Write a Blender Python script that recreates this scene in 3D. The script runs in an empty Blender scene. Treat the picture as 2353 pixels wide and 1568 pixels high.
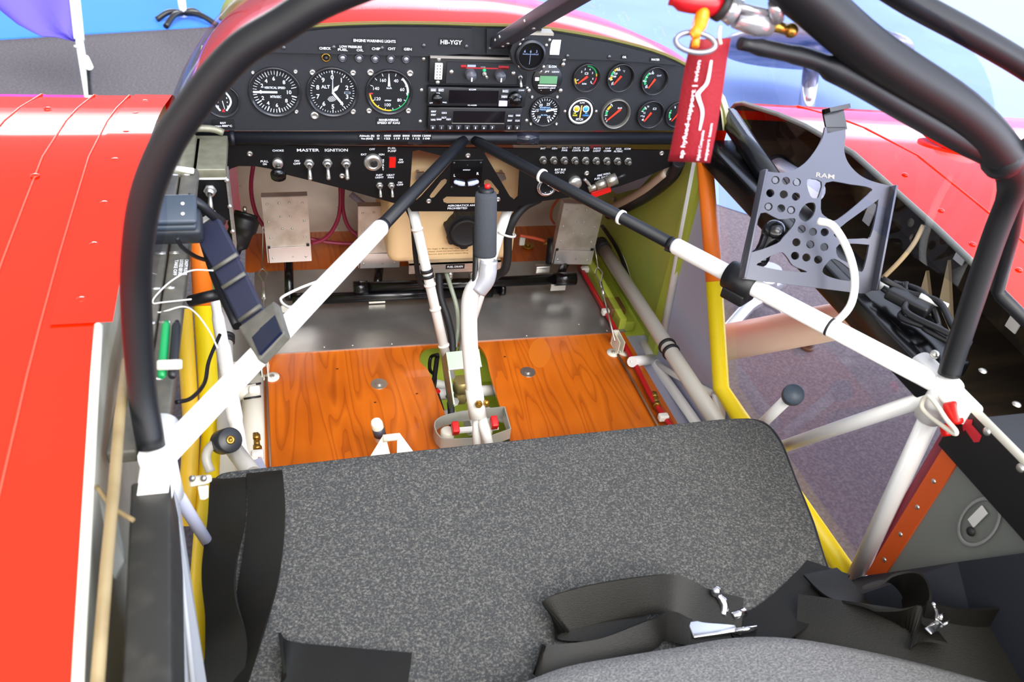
import bpy, bmesh, math, random
from mathutils import Matrix, Vector
random.seed(7)
SC = bpy.context.scene
COL = SC.collection
V = Vector
PI = math.pi

# ------------------------------------------------------------------ camera, sky, sun, exposure
F_PX, CX, CY = 1900.0, 1176.5, 784.0
CAM_X = V((0.96612389, 0.06147521, -0.25065002))   # rows: aircraft axes seen by the camera
CAM_Y = V((-0.23532372, 0.60859451, -0.75778326))
CAM_Z = V((0.10595934, 0.7910964, 0.60244427))
CAM = V((-0.31485, -1.35174, 1.07827))
ROT = Matrix((CAM_X, CAM_Y, CAM_Z))
cd = bpy.data.cameras.new('camera')
cam = bpy.data.objects.new('camera', cd)
COL.objects.link(cam)
cam.matrix_world = Matrix.Translation(CAM) @ ROT.to_4x4()
cd.sensor_fit = 'HORIZONTAL'
cd.sensor_width = 22.3
cd.lens = F_PX / 2353.0 * 22.3
cd.clip_start, cd.clip_end = 0.02, 200
cd.dof.use_dof = True
cd.dof.focus_distance = 1.42
cd.dof.aperture_fstop = 4.5
SC.camera = cam

w = bpy.data.worlds.new('sky')
SC.world = w
w.use_nodes = True
nt = w.node_tree
bg = nt.nodes['Background']
tc = nt.nodes.new('ShaderNodeTexCoord')
sx = nt.nodes.new('ShaderNodeSeparateXYZ')
rp = nt.nodes.new('ShaderNodeValToRGB')
nt.links.new(tc.outputs['Generated'], sx.inputs[0])
nt.links.new(sx.outputs['Z'], rp.inputs[0])
e = rp.color_ramp.elements                  # by height: floor glow, bright low band, calmer roof
e[0].position, e[0].color = 0.0, (0.55, 0.58, 0.64, 1)
e[1].position, e[1].color = 1.0, (0.70, 0.71, 0.73, 1)
for ps, cl in ((.015, (.62, .66, .74, 1)), (.05, (2.0, 2.0, 2.0, 1)), (.13, (2.0, 2.0, 2.0, 1)), (.19, (.42, .43, .46, 1)), (.45, (.40, .41, .43, 1)), (.75, (.60, .61, .63, 1))):
    x = rp.color_ramp.elements.new(ps); x.color = cl
rx = nt.nodes.new('ShaderNodeValToRGB')     # by side: the open, bluish side of the hall lies to the right
rx.color_ramp.elements[0].position = .0; rx.color_ramp.elements[0].color = (1, 1, 1, 1)
rx.color_ramp.elements[1].position = .8; rx.color_ramp.elements[1].color = (2.3, 2.5, 3.0, 1)
nt.links.new(sx.outputs['X'], rx.inputs[0])
mw = nt.nodes.new('ShaderNodeMix'); mw.data_type = 'RGBA'; mw.blend_type = 'MULTIPLY'; mw.inputs[0].default_value = 1
nt.links.new(rp.outputs[0], mw.inputs[6]); nt.links.new(rx.outputs[0], mw.inputs[7])
ry = nt.nodes.new('ShaderNodeValToRGB')     # by length: sky raised behind the tail, added as fill for the cockpit front
ry.color_ramp.elements[0].position = .10; ry.color_ramp.elements[0].color = (2.6, 2.5, 2.35, 1)
ry.color_ramp.elements[1].position = .55; ry.color_ramp.elements[1].color = (1, 1, 1, 1)
ma = nt.nodes.new('ShaderNodeMath'); ma.operation = 'MULTIPLY_ADD'; ma.inputs[1].default_value = .5; ma.inputs[2].default_value = .5
nt.links.new(sx.outputs['Y'], ma.inputs[0]); nt.links.new(ma.outputs[0], ry.inputs[0])
mw2 = nt.nodes.new('ShaderNodeMix'); mw2.data_type = 'RGBA'; mw2.blend_type = 'MULTIPLY'; mw2.inputs[0].default_value = 1
nt.links.new(mw.outputs[2], mw2.inputs[6]); nt.links.new(ry.outputs[0], mw2.inputs[7])
def mth(op, a, b=None):
    m_ = nt.nodes.new('ShaderNodeMath'); m_.operation = op
    for i_, v_ in enumerate((a, b)):
        if v_ is None: continue
        if isinstance(v_, (int, float)): m_.inputs[i_].default_value = v_
        else: nt.links.new(v_, m_.inputs[i_])
    return m_.outputs[0]
def band(v_, lo, hi, sf):                    # 1 between lo and hi, soft edges
    a_ = nt.nodes.new('ShaderNodeMapRange'); a_.interpolation_type = 'SMOOTHSTEP'
    a_.inputs['From Min'].default_value = lo - sf; a_.inputs['From Max'].default_value = lo + sf
    b_ = nt.nodes.new('ShaderNodeMapRange'); b_.interpolation_type = 'SMOOTHSTEP'
    b_.inputs['From Min'].default_value = hi + sf; b_.inputs['From Max'].default_value = hi - sf
    nt.links.new(v_, a_.inputs['Value']); nt.links.new(v_, b_.inputs['Value'])
    return mth('MULTIPLY', a_.outputs[0], b_.outputs[0])
az = mth('DIVIDE', sx.outputs['X'], mth('MAXIMUM', sx.outputs['Y'], .01))
door = mth('MULTIPLY', band(az, -.30, -.03, .04), band(sx.outputs['Z'], .085, .20, .02))
va = nt.nodes.new('ShaderNodeVectorMath'); va.operation = 'SCALE'     # the bright hall door ahead, to the left of the nose
va.inputs[0].default_value = (20.0, 20.0, 20.5)
nt.links.new(door, va.inputs['Scale'])
vb = nt.nodes.new('ShaderNodeVectorMath'); vb.operation = 'ADD'
nt.links.new(mw2.outputs[2], vb.inputs[0]); nt.links.new(va.outputs[0], vb.inputs[1])
nt.links.new(vb.outputs[0], bg.inputs[0])
bg.inputs[1].default_value = 1.3

sd = bpy.data.lights.new('sun', 'SUN')
sun = bpy.data.objects.new('sun', sd)
COL.objects.link(sun)
sd.energy = 4.2
sd.angle = math.radians(45)
sd.color = (1.0, 0.96, 0.90)
sun.rotation_euler = (V((-0.18, 0.95, -1.0))).to_track_quat('-Z', 'Y').to_euler()
sun.location = (1.0, 0, 6)
SC.view_settings.view_transform = 'Standard'
SC.view_settings.look = 'None'
SC.view_settings.gamma = 1.0
SC.view_settings.use_curve_mapping = False
SC.view_settings.exposure = 0.42

# ------------------------------------------------------------------ from the photograph's frame into the place
def ray(px, py):
    return ROT @ V(((px - CX) / F_PX, -(py - CY) / F_PX, -1.0))
def pc(px, py, zc):
    return CAM + ray(px, py) * zc
def _on(i, px, py, v):
    r = ray(px, py)
    return CAM + r * ((v - CAM[i]) / r[i])
def pX(px, py, v): return _on(0, px, py, v)
def pY(px, py, v=0.0): return _on(1, px, py, v)
def pZ(px, py, v=0.0): return _on(2, px, py, v)
def depth(p): return -(ROT.transposed() @ (V(p) - CAM)).z
def mpp(p): return depth(p) / F_PX          # metres for one pixel at p

# ------------------------------------------------------------------ materials
def lin(h):
    if isinstance(h, str):
        h = h.lstrip('#')
        c = [int(h[i:i+2], 16) / 255 for i in (0, 2, 4)]
        return [((u + .055) / 1.055) ** 2.4 if u > .04045 else u / 12.92 for u in c]
    return list(h)
MATS = {}
def mat(name, col, rough=.5, metal=0.0, coat=0.0, noise=None, bump=None, spec=.5, emit=0, trans=0, scat=0):
    if name in MATS: return MATS[name]
    m = bpy.data.materials.new(name)
    m.use_nodes = True
    n, l = m.node_tree.nodes, m.node_tree.links
    b = n['Principled BSDF']
    c = lin(col)
    b.inputs['Base Color'].default_value = (*c, 1)
    b.inputs['Roughness'].default_value = rough
    b.inputs['Metallic'].default_value = metal
    b.inputs['Coat Weight'].default_value = coat
    b.inputs['Coat Roughness'].default_value = .05
    b.inputs['Specular IOR Level'].default_value = spec
    if trans: b.inputs['Transmission Weight'].default_value = trans
    if emit:
        b.inputs['Emission Color'].default_value = (*c, 1)
        b.inputs['Emission Strength'].default_value = emit
    if noise or bump:
        t = n.new('ShaderNodeTexCoord')
    if noise:                                   # (scale, second colour, low, high[, stretch])
        nz = n.new('ShaderNodeTexNoise')
        nz.inputs['Scale'].default_value = noise[0]
        nz.inputs['Detail'].default_value = 4
        if scat: nz.inputs['Roughness'].default_value = scat
        mp = n.new('ShaderNodeMapping')
        if len(noise) > 4: mp.inputs['Scale'].default_value = noise[4]
        l.new(t.outputs['Object'], mp.inputs[0]); l.new(mp.outputs[0], nz.inputs['Vector'])
        r = n.new('ShaderNodeValToRGB')
        r.color_ramp.elements[0].position = noise[2]; r.color_ramp.elements[0].color = (*c, 1)
        r.color_ramp.elements[1].position = noise[3]; r.color_ramp.elements[1].color = (*lin(noise[1]), 1)
        l.new(nz.outputs['Fac'], r.inputs[0]); l.new(r.outputs[0], b.inputs['Base Color'])
    if bump:                                    # (scale, strength)
        nb = n.new('ShaderNodeTexNoise')
        nb.inputs['Scale'].default_value = bump[0]
        nb.inputs['Detail'].default_value = 3
        bp = n.new('ShaderNodeBump')
        bp.inputs['Strength'].default_value = bump[1]
        bp.inputs['Distance'].default_value = .002
        l.new(t.outputs['Object'], nb.inputs['Vector'])
        l.new(nb.outputs['Fac'], bp.inputs['Height']); l.new(bp.outputs[0], b.inputs['Normal'])
    MATS[name] = m
    return m
def glass(name, col, gloss, rough=.02):
    m = bpy.data.materials.new(name)
    m.use_nodes = True
    n, l = m.node_tree.nodes, m.node_tree.links
    n.remove(n['Principled BSDF'])
    tr = n.new('ShaderNodeBsdfTransparent'); tr.inputs[0].default_value = (*lin(col), 1)
    gl = n.new('ShaderNodeBsdfGlossy'); gl.inputs['Roughness'].default_value = rough
    mx = n.new('ShaderNodeMixShader')
    lw = n.new('ShaderNodeLayerWeight'); lw.inputs[0].default_value = .25
    mr = n.new('ShaderNodeMapRange')
    mr.inputs['To Min'].default_value = gloss; mr.inputs['To Max'].default_value = min(1, gloss * 8)
    l.new(lw.outputs['Facing'], mr.inputs['Value']); l.new(mr.outputs[0], mx.inputs[0])
    l.new(tr.outputs[0], mx.inputs[1]); l.new(gl.outputs[0], mx.inputs[2])
    l.new(mx.outputs[0], n['Material Output'].inputs[0])
    MATS[name] = m
    return m

RED = mat('red_gloss_paint', (.86, .014, .001), .35, coat=.8, spec=0.0)
RED2 = mat('red_paint_edge', '#c8140c', .3, coat=.5)
BLK = mat('black_satin', '#0d0d10', .45)
PANEL = mat('panel_black', '#101217', .6, bump=(900, .15))
SUBP = mat('switch_panel_black', '#050506', .5, spec=.3)
GLOSSB = mat('gloss_black', '#08080a', .2)
FOAM = mat('foam_black', '#3a3d42', .9, bump=(700, .4))
RUB = mat('rubber_black', '#161618', .6)
TUBEB = mat('black_tube_paint', '#0c0e13', .45, spec=.35)
WHT = mat('white_paint', '#f0efec', .35)
WHT2 = mat('white_paint_soft', '#dcdad4', .45, noise=(14, '#c9c5ba', .5, .8))
INK = mat('white_ink', '#e9edf2', .5)
INKG = mat('grey_ink', '#9aa4b4', .5)
ALU = mat('brushed_aluminium', '#c9c6c0', .36, .85, noise=(30, '#a9a5a0', .35, .75, (1, 14, 14)))
ALUP = mat('pedal_aluminium', '#cfcac0', .38, .7, noise=(22, '#a99f8e', .45, .75))
ALUF = mat('floor_aluminium', '#b4b2ad', .30, .75, noise=(5, '#83817d', .35, .7), bump=(60, .05))
STEEL = mat('polished_steel', '#d8d8d8', .15, 1)
SCREW = mat('screw_steel', '#c9c7c0', .3, .9)
SCREWD = mat('screw_dark', '#55565a', .35, .8)
CHROME = mat('chrome', '#e6e6ea', .07, 1)
BRASS = mat('brass', '#b08a3c', .3, .9)
GREEN = mat('zinc_chromate_green', '#b0b850', .5, noise=(6, '#90a84c', .4, .7))
GREENL = mat('lime_green', '#b3c044', .45)
GREY = mat('grey_paint', '#b2b4c8', .45)
BEZ = mat('bezel_black', '#2c2c2e', .22, .4)
GREYB = mat('bezel_grey', '#74726a', .3, .5)
GREYT = mat('grey_tube_paint', '#b4b0a6', .4)
GREYD = mat('grey_dark_cover', '#4d4b44', .5, noise=(60, '#5b584f', .4, .7))
OLIVE = mat('olive_metal', '#7c7a66', .42, .35, noise=(50, '#6a6754', .4, .7))
TANK = mat('fuel_tank_plastic', '#f0cf9c', .42, spec=.4)
YEL = mat('yellow_paint', '#f0d20c', .4)
YELF = mat('yellow_paint_faded', '#dcb42c', .5)
ORG = mat('orange_paint', '#f47a1c', .42)
ORGP = mat('orange_strip_paint', '#dd5a1e', .5)
NAVY = mat('navy_fabric', '#232539', .55, bump=(500, .2))
DGREY = mat('dark_grey_plastic', '#22262b', .5)
WEB = mat('black_webbing', '#0d0c0a', .5, noise=(5, '#17160f', .4, .7), bump=(900, .25), spec=.3)
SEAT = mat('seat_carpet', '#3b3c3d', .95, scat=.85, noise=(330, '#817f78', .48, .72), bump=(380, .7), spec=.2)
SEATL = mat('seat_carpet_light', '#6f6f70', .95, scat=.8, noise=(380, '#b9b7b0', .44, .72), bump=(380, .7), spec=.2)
PINK = mat('red_hose', '#9c2648', .3)
REDC = mat('red_cable', '#b3161a', .4)
REDP = mat('red_plastic', '#d8140f', .35)
REDF = mat('red_ribbon', '#820016', .7, bump=(400, .3))
CREAM = mat('cream_paint', '#e8e4d2', .45)
WOODR = mat('wooden_rod', '#7d6d4c', .6, noise=(20, '#63522f', .4, .7, (1, 1, .2)))
BEIGE = mat('beige_fairing', '#f2d2ac', .45)
IVORY = mat('cable_tie_white', '#e6e4dc', .45)
GRN = mat('green_pen', '#0d8a4a', .35)
RING = mat('compass_amber', '#c08a3a', .4)
ASPH = mat('asphalt', '#3f3c41', .9, noise=(90, '#575257', .4, .7), bump=(140, .5))
CARP = mat('blue_carpet', '#2a6fd6', .9, bump=(200, .3))
PALE = mat('pale_blue_floor', '#7a93d2', .7, noise=(.6, '#869fd8', .4, .6))
DARKI = mat('wing_inside', '#3a2f22', .8, noise=(9, '#574630', .45, .65, (.4, 3, 3)))
RIBW = mat('wing_rib_grey', '#98968a', .5, noise=(12, '#7a7868', .4, .7))
PURPLE = mat('purple_flag', '#5348b8', .8)
LCD = mat('lcd_green', '#5b8a62', .3)
DARKG = mat('display_dark', '#100c10', .12)
ZINC = mat('zinc_bracket', '#8e9a86', .4, .5)
HOSEC = mat('clear_hose', '#8a9280', .3)
CVR = glass('gauge_glass', '#f4f6f8', .012)
PLEXI = glass('windscreen_plexi', '#e2e8f6', .02)
PLEXI2 = glass('door_plexi', '#eef0f4', .03)

def plywood():
    m = bpy.data.materials.new('varnished_plywood')
    m.use_nodes = True
    n, l = m.node_tree.nodes, m.node_tree.links
    b = n['Principled BSDF']
    b.inputs['Roughness'].default_value = .33
    b.inputs['Coat Weight'].default_value = .3
    t = n.new('ShaderNodeTexCoord')
    mp = n.new('ShaderNodeMapping'); mp.inputs['Scale'].default_value = (1, .13, 1); mp.inputs['Rotation'].default_value = (0, 0, .16)
    nz = n.new('ShaderNodeTexNoise'); nz.inputs['Scale'].default_value = 12; nz.inputs['Detail'].default_value = 2.5; nz.inputs['Distortion'].default_value = .3
    l.new(t.outputs['Object'], mp.inputs[0]); l.new(mp.outputs[0], nz.inputs['Vector'])
    mu = n.new('ShaderNodeMath'); mu.operation = 'MULTIPLY'; mu.inputs[1].default_value = 13
    l.new(nz.outputs['Fac'], mu.inputs[0])
    fr = n.new('ShaderNodeMath'); fr.operation = 'FRACT'
    l.new(mu.outputs[0], fr.inputs[0])
    r = n.new('ShaderNodeValToRGB')
    es = r.color_ramp.elements
    es[0].position, es[0].color = 0, (*lin('#c4600f'), 1)
    es[1].position, es[1].color = 1, (*lin('#ab500c'), 1)
    q = es.new(.6); q.color = (*lin('#cf6a14'), 1)
    l.new(fr.outputs[0], r.inputs[0])
    n2 = n.new('ShaderNodeTexNoise'); n2.inputs['Scale'].default_value = 5
    l.new(t.outputs['Object'], n2.inputs['Vector'])
    mx = n.new('ShaderNodeMix'); mx.data_type = 'RGBA'; mx.blend_type = 'MULTIPLY'
    r2 = n.new('ShaderNodeValToRGB')
    r2.color_ramp.elements[0].position = .35; r2.color_ramp.elements[0].color = (.72, .66, .6, 1)
    r2.color_ramp.elements[1].position = .6; r2.color_ramp.elements[1].color = (1, 1, 1, 1)
    l.new(n2.outputs['Fac'], r2.inputs[0])
    mx.inputs[0].default_value = 1
    l.new(r.outputs[0], mx.inputs[6]); l.new(r2.outputs[0], mx.inputs[7])
    l.new(mx.outputs[2], b.inputs['Base Color'])
    return m
PLY = plywood()

# ------------------------------------------------------------------ mesh building
def frame(o, x, y):
    """matrix with origin o, local x along x, local y near y"""
    x = V(x).normalized(); z = x.cross(V(y)).normalized(); y = z.cross(x)
    m = Matrix.Identity(4)
    for i in range(3): m[i][0], m[i][1], m[i][2], m[i][3] = x[i], y[i], z[i], V(o)[i]
    return m
def dirframe(o, z, up=(0, 0, 1)):
    """matrix with local z along z"""
    z = V(z).normalized(); u = V(up)
    if abs(z.dot(u)) > .98: u = V((0, 1, 0))
    x = u.cross(z).normalized(); y = z.cross(x)
    m = Matrix.Identity(4)
    for i in range(3): m[i][0], m[i][1], m[i][2], m[i][3] = x[i], y[i], z[i], V(o)[i]
    return m
def PF(x, z, y=0.0):                       # on the panel: local x right, y up, z towards the seats
    return frame((x, y, z), (1, 0, 0), (0, 0, 1))
def PFp(px, py, y=0.0):
    p = pY(px, py, y)
    return PF(p.x, p.z, y)
def T(x, y, z): return Matrix.Translation((x, y, z))
def RZ(a): return Matrix.Rotation(a, 4, 'Z')
def RX(a): return Matrix.Rotation(a, 4, 'X')
def RY(a): return Matrix.Rotation(a, 4, 'Y')
I4 = Matrix.Identity(4)
TEXTC = {}
def text_geo(s, bold):
    k = (s, bold)
    if k not in TEXTC:
        c = bpy.data.curves.new('t', 'FONT')
        c.body = s; c.size = 1; c.align_x = 'LEFT'; c.resolution_u = 2
        c.offset = .018 if bold else 0.004
        o = bpy.data.objects.new('t', c)
        me = bpy.data.meshes.new_from_object(o)
        TEXTC[k] = ([v.co.copy() for v in me.vertices], [list(p.vertices) for p in me.polygons])
        bpy.data.objects.remove(o); bpy.data.curves.remove(c); bpy.data.meshes.remove(me)
    return TEXTC[k]
def catmull(pts, n=6, closed=False):
    pts = [V(p) for p in pts]
    if len(pts) < 3: return pts
    out = []
    N = len(pts)
    for i in range(N if closed else N - 1):
        if closed: a, b, c, d = pts[(i-1) % N], pts[i], pts[(i+1) % N], pts[(i+2) % N]
        else:
            b, c = pts[i], pts[i+1]
            a = pts[i-1] if i else b * 2 - c
            d = pts[i+2] if i + 2 < N else c * 2 - b
        for j in range(n):
            t = j / n
            out.append(.5 * ((2*b) + (c-a)*t + (2*a-5*b+4*c-d)*t*t + (3*b-a-3*c+d)*t**3))
    if not closed: out.append(pts[-1])
    return out
class MB:
    def __init__(s, M=None):
        s.v, s.f, s.m, s.M, s.sm = [], [], [], M or I4, []
    def add(s, vs, fs, mi=0, M=None, smooth=False):
        M = s.M @ M if M is not None else s.M
        o = len(s.v)
        s.v += [M @ V(p) for p in vs]
        s.f += [[i + o for i in f] for f in fs]
        s.m += [mi] * len(fs); s.sm += [smooth] * len(fs)
        return s
    def box(s, x0, x1, y0, y1, z0, z1, mi=0, M=None, c=0.0):
        if c <= 0:
            vs = [(x, y, z) for z in (z0, z1) for y in (y0, y1) for x in (x0, x1)]
            fs = [(0, 2, 3, 1), (4, 5, 7, 6), (0, 1, 5, 4), (2, 6, 7, 3), (0, 4, 6, 2), (1, 3, 7, 5)]
            return s.add(vs, fs, mi, M)
        bm = bmesh.new()
        bmesh.ops.create_cube(bm, size=1)
        for v in bm.verts:
            v.co = ((x0+x1)/2 + v.co.x*(x1-x0), (y0+y1)/2 + v.co.y*(y1-y0), (z0+z1)/2 + v.co.z*(z1-z0))
        bmesh.ops.bevel(bm, geom=bm.edges[:], offset=c, segments=3, profile=.5, affect='EDGES')
        bm.verts.index_update()
        vs = [v.co.copy() for v in bm.verts]; fs = [[v.index for v in f.verts] for f in bm.faces]
        bm.free()
        return s.add(vs, fs, mi, M, True)
    def tube(s, pts, r, seg=12, mi=0, smooth_n=0, cap=True, closed=False, M=None, flat=None):
        if smooth_n: pts = catmull(pts, smooth_n, closed)
        pts = [V(p) for p in pts]
        N = len(pts)
        rs = r if isinstance(r, (list, tuple)) else [r] * N
        if len(rs) != N:
            rs = [rs[min(len(rs)-1, int(i / max(1, N-1) * (len(rs)-1) + .5))] for i in range(N)]
        vs, fs = [], []
        up = None
        for i in range(N):
            if closed: t = pts[(i+1) % N] - pts[i-1]
            else: t = pts[min(i+1, N-1)] - pts[max(i-1, 0)]
            t = t.normalized() if t.length > 1e-9 else V((0, 0, 1))
            if up is None:
                a = V((0, 0, 1)) if abs(t.z) < .9 else V((1, 0, 0))
                up = (a - t * a.dot(t)).normalized()
            else:
                up = (up - t * up.dot(t))
                up = up.normalized() if up.length > 1e-6 else V((1, 0, 0))
            sd_ = t.cross(up)
            for k in range(seg):
                an = 2 * PI * k / seg
                vs.append(pts[i] + (up * math.sin(an) + sd_ * math.cos(an)) * rs[i])
        R = N if closed else N - 1
        for i in range(R):
            for k in range(seg):
                a, b = i * seg + k, i * seg + (k+1) % seg
                j = (i+1) % N
                fs.append((a, b, j * seg + (k+1) % seg, j * seg + k))
        s.add(vs, fs, mi, M, True)
        if cap and not closed:
            s.add(vs[:seg][::-1], [list(range(seg))], mi, M); s.add(vs[-seg:], [list(range(seg))], mi, M)
        return s
    def lathe(s, prof, seg=32, mi=0, M=None, smooth=True):
        """profile (r, z) round local z"""
        vs, fs = [], []
        for r, z in prof:
            for k in range(seg):
                a = 2 * PI * k / seg
                vs.append((r * math.cos(a), r * math.sin(a), z))
        for i in range(len(prof) - 1):
            for k in range(seg):
                fs.append((i*seg+k, i*seg+(k+1) % seg, (i+1)*seg+(k+1) % seg, (i+1)*seg+k))
        return s.add(vs, fs, mi, M, smooth)
    def cyl(s, r, z0, z1, seg=24, mi=0, M=None, ch=0.0):
        if ch: return s.lathe([(0.0001, z0), (r-ch, z0), (r, z0+ch), (r, z1-ch), (r-ch, z1), (0.0001, z1)], seg, mi, M)
        s.lathe([(r, z0), (r, z1)], seg, mi, M)
        c = [(r*math.cos(2*PI*k/seg), r*math.sin(2*PI*k/seg)) for k in range(seg)]
        s.add([(x, y, z1) for x, y in c], [list(range(seg))], mi, M)
        return s.add([(x, y, z0) for x, y in c][::-1], [list(range(seg))], mi, M)
    def dome(s, r, h, seg=16, mi=0, M=None, z=0.0):
        return s.lathe([(r*math.cos(a), z + h*math.sin(a)) for a in [PI/2*i/5 for i in range(5)]] + [(.00001, z + h)], seg, mi, M)
    def ball(s, c, r, mi=0, seg=12, M=None):
        return s.lathe([(max(.00001, r*math.cos(a)), r*math.sin(a)) for a in [-PI/2 + PI*i/8 for i in range(9)]], seg, mi, (M or I4) @ Matrix.Translation(c))
    def arc(s, r0, r1, a0, a1, z, mi=0, M=None, n=24):
        """flat band, clock degrees (0 up, clockwise)"""
        vs, fs = [], []
        for i in range(n+1):
            a = math.radians(a0 + (a1-a0)*i/n)
            vs += [(r0*math.sin(a), r0*math.cos(a), z), (r1*math.sin(a), r1*math.cos(a), z)]
        for i in range(n): fs.append((2*i, 2*i+1, 2*i+3, 2*i+2) if a1 < a0 else (2*i, 2*i+2, 2*i+3, 2*i+1)[::-1])
        return s.add(vs, fs, mi, M)
    def tick(s, a, r0, r1, wd, z, mi=0, M=None):
        a = math.radians(a)
        d = V((math.sin(a), math.cos(a), 0)); p = V((d.y, -d.x, 0)) * wd / 2; zz = V((0, 0, z))
        return s.add([d*r0-p+zz, d*r0+p+zz, d*r1+p+zz, d*r1-p+zz], [(0, 1, 2, 3)], mi, M)
    def quad(s, x0, x1, y0, y1, z, mi=0, M=None):
        return s.add([(x0, y0, z), (x1, y0, z), (x1, y1, z), (x0, y1, z)], [(0, 1, 2, 3)], mi, M)
    def text(s, t, h, z=0.0, mi=0, M=None, width=None, align='c', bold=False, x=0.0, y=0.0):
        """t with capitals h tall, centred on (x, y)"""
        vs, fs = text_geo(t, bold)
        if not vs: return s
        k = h / .70
        xs = [v.x for v in vs]
        w0 = (max(xs) - min(xs)) * k
        kx = k * (width / w0 if width and w0 else 1)
        ox = {'c': -(max(xs)+min(xs))/2, 'l': -min(xs), 'r': -max(xs)}[align]
        return s.add([((v.x+ox)*kx + x, (v.y-.35)*k + y, z) for v in vs], fs, mi, M)
    def plate(s, outer, holes, th, mi=0, M=None, res=1):
        """sheet in local xy with holes, front face at z = 0, back at -th"""
        c = bpy.data.curves.new('p', 'CURVE')
        c.dimensions = '2D'; c.fill_mode = 'BOTH'; c.extrude = th / 2
        for lp in [outer] + list(holes):
            sp = c.splines.new('POLY')
            sp.points.add(len(lp) - 1)
            for q, p in zip(sp.points, lp): q.co = (p[0], p[1], 0, 1)
            sp.use_cyclic_u = True
        o = bpy.data.objects.new('p', c)
        me = bpy.data.meshes.new_from_object(o)
        s.add([(v.co.x, v.co.y, v.co.z - th/2) for v in me.vertices], [list(p.vertices) for p in me.polygons], mi, M)
        bpy.data.objects.remove(o); bpy.data.curves.remove(c); bpy.data.meshes.remove(me)
        return s
    def grid(s, rows, mi=0, M=None, smooth=True, close=False):
        n = len(rows[0]); vs = [p for r in rows for p in r]; fs = []
        for i in range(len(rows) - 1):
            for k in range(n if close else n - 1):
                a, b = i*n+k, i*n+(k+1) % n
                fs.append((a, b, b+n, a+n))
        return s.add(vs, fs, mi, M, smooth)
    def ribbon(s, pts, wd, nrm, th=.0016, mi=0, n=12):
        """flat webbing along pts; nrm gives the side direction at each point"""
        P = catmull(pts, n); S = catmull([V(q).normalized() for q in nrm], n)
        top = []
        for i, p in enumerate(P):
            t = (P[min(i+1, len(P)-1)] - P[max(i-1, 0)]).normalized()
            sd_ = S[i] - t * S[i].dot(t); sd_ = sd_.normalized(); nn = sd_.cross(t)
            a, b = p - sd_*wd/2, p + sd_*wd/2
            top.append([a + nn*th, b + nn*th, b - nn*th, a - nn*th])
        s.grid([[r[0], r[1]] for r in top], mi); s.grid([[r[3], r[2]] for r in top], mi); s.grid([[r[0], r[3]] for r in top], mi); s.grid([[r[1], r[2]] for r in top], mi)
        s.add(top[0], [(0, 1, 2, 3)], mi); return s.add(top[-1], [(3, 2, 1, 0)], mi)
    def screw(s, M, r=.003, mi=0, mj=None):
        s.dome(r, r*.55, 10, mi, M)
        return s
    def build(s, name, mats, parent=None, bevel=0.0, label=None, recalc=True):
        me = bpy.data.meshes.new(name)
        root = parent
        while root is not None and root.parent is not None: root = root.parent
        inv = ROOTM[root.name].inverted() if root is not None and root.name in ROOTM else I4
        me.from_pydata([inv @ p for p in s.v], [], s.f)
        for m in (mats if isinstance(mats, (list, tuple)) else [mats]): me.materials.append(m)
        for p, mi, sm in zip(me.polygons, s.m, s.sm):
            p.material_index = mi; p.use_smooth = sm
        if recalc:
            bm = bmesh.new(); bm.from_mesh(me)
            bmesh.ops.remove_doubles(bm, verts=bm.verts, dist=1e-7)
            bmesh.ops.recalc_face_normals(bm, faces=bm.faces)
            bm.to_mesh(me); bm.free()
        o = bpy.data.objects.new(name, me)
        COL.objects.link(o)
        if parent is not None: o.parent = parent
        if bevel:
            b = o.modifiers.new('b', 'BEVEL'); b.width = bevel; b.segments = 2; b.limit_method = 'ANGLE'; b.angle_limit = math.radians(40)
        if label: o['label'] = label
        return o
ROOTM = {}
def tag(o, label=None, cat=None, group=None, kind=None):
    if label: o['label'] = label
    if cat: o['category'] = cat
    if group: o['group'] = group
    if kind: o['kind'] = kind
    return o
def thing(name, label, cat, M, group=None):
    o = bpy.data.objects.new(name, None)
    COL.objects.link(o)
    o.empty_display_size = .02
    if not isinstance(M, Matrix): M = Matrix.Translation(M)
    o.matrix_world = M
    ROOTM[o.name] = M.copy()
    return tag(o, label, cat, group)
def dup(root, M, label=None):
    r = root.copy(); COL.objects.link(r); r.matrix_world = M; ROOTM[r.name] = M.copy()
    if label: r['label'] = label
    def kids(a, b):
        for ch in [c for c in SRC if c.parent == a]:
            k = ch.copy(); COL.objects.link(k); k.parent = b
            kids(ch, k)
    SRC = list(COL.objects)
    kids(root, r)
    return r
def structure(o, label=None, cat=None):
    return tag(o, label, cat, kind='structure')
# ------------------------------------------------------------------ the setting: ground, shell, floor, firewall, windows
ZG = -0.60
g = MB().box(-40, 40, -30, 60, ZG - .1, ZG)
structure(g.build('ground', ASPH), 'dark grey asphalt ground around and below the aircraft', 'ground')
# pale floor beyond the right wing
p0, p1 = V((.35, 1.75, 0)), V((40, -6, 0))
m = MB(); zt = ZG + .006
m.add([(.5, 2.6, zt), (1.9, 1.35, zt), (9, -3, zt), (40, -8, zt), (40, 60, zt), (.5, 60, zt)], [(0, 1, 2, 3, 4, 5)])
structure(m.build('floor_apron', PALE), 'pale blue hall floor beyond the right wing', 'floor')
m = MB()  # lighter patch over the shaded asphalt: door window haze put into its colour
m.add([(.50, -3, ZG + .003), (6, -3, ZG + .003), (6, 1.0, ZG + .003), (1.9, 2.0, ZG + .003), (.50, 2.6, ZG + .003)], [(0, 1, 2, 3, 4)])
structure(m.build('floor_haze_patch', mat('hazed_tarmac', '#625a64', .85, noise=(120, '#7d747c', .4, .7), bump=(160, .4))), 'purplish brown ground patch right of the aircraft, colour lightened for door window haze', 'ground')
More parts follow.
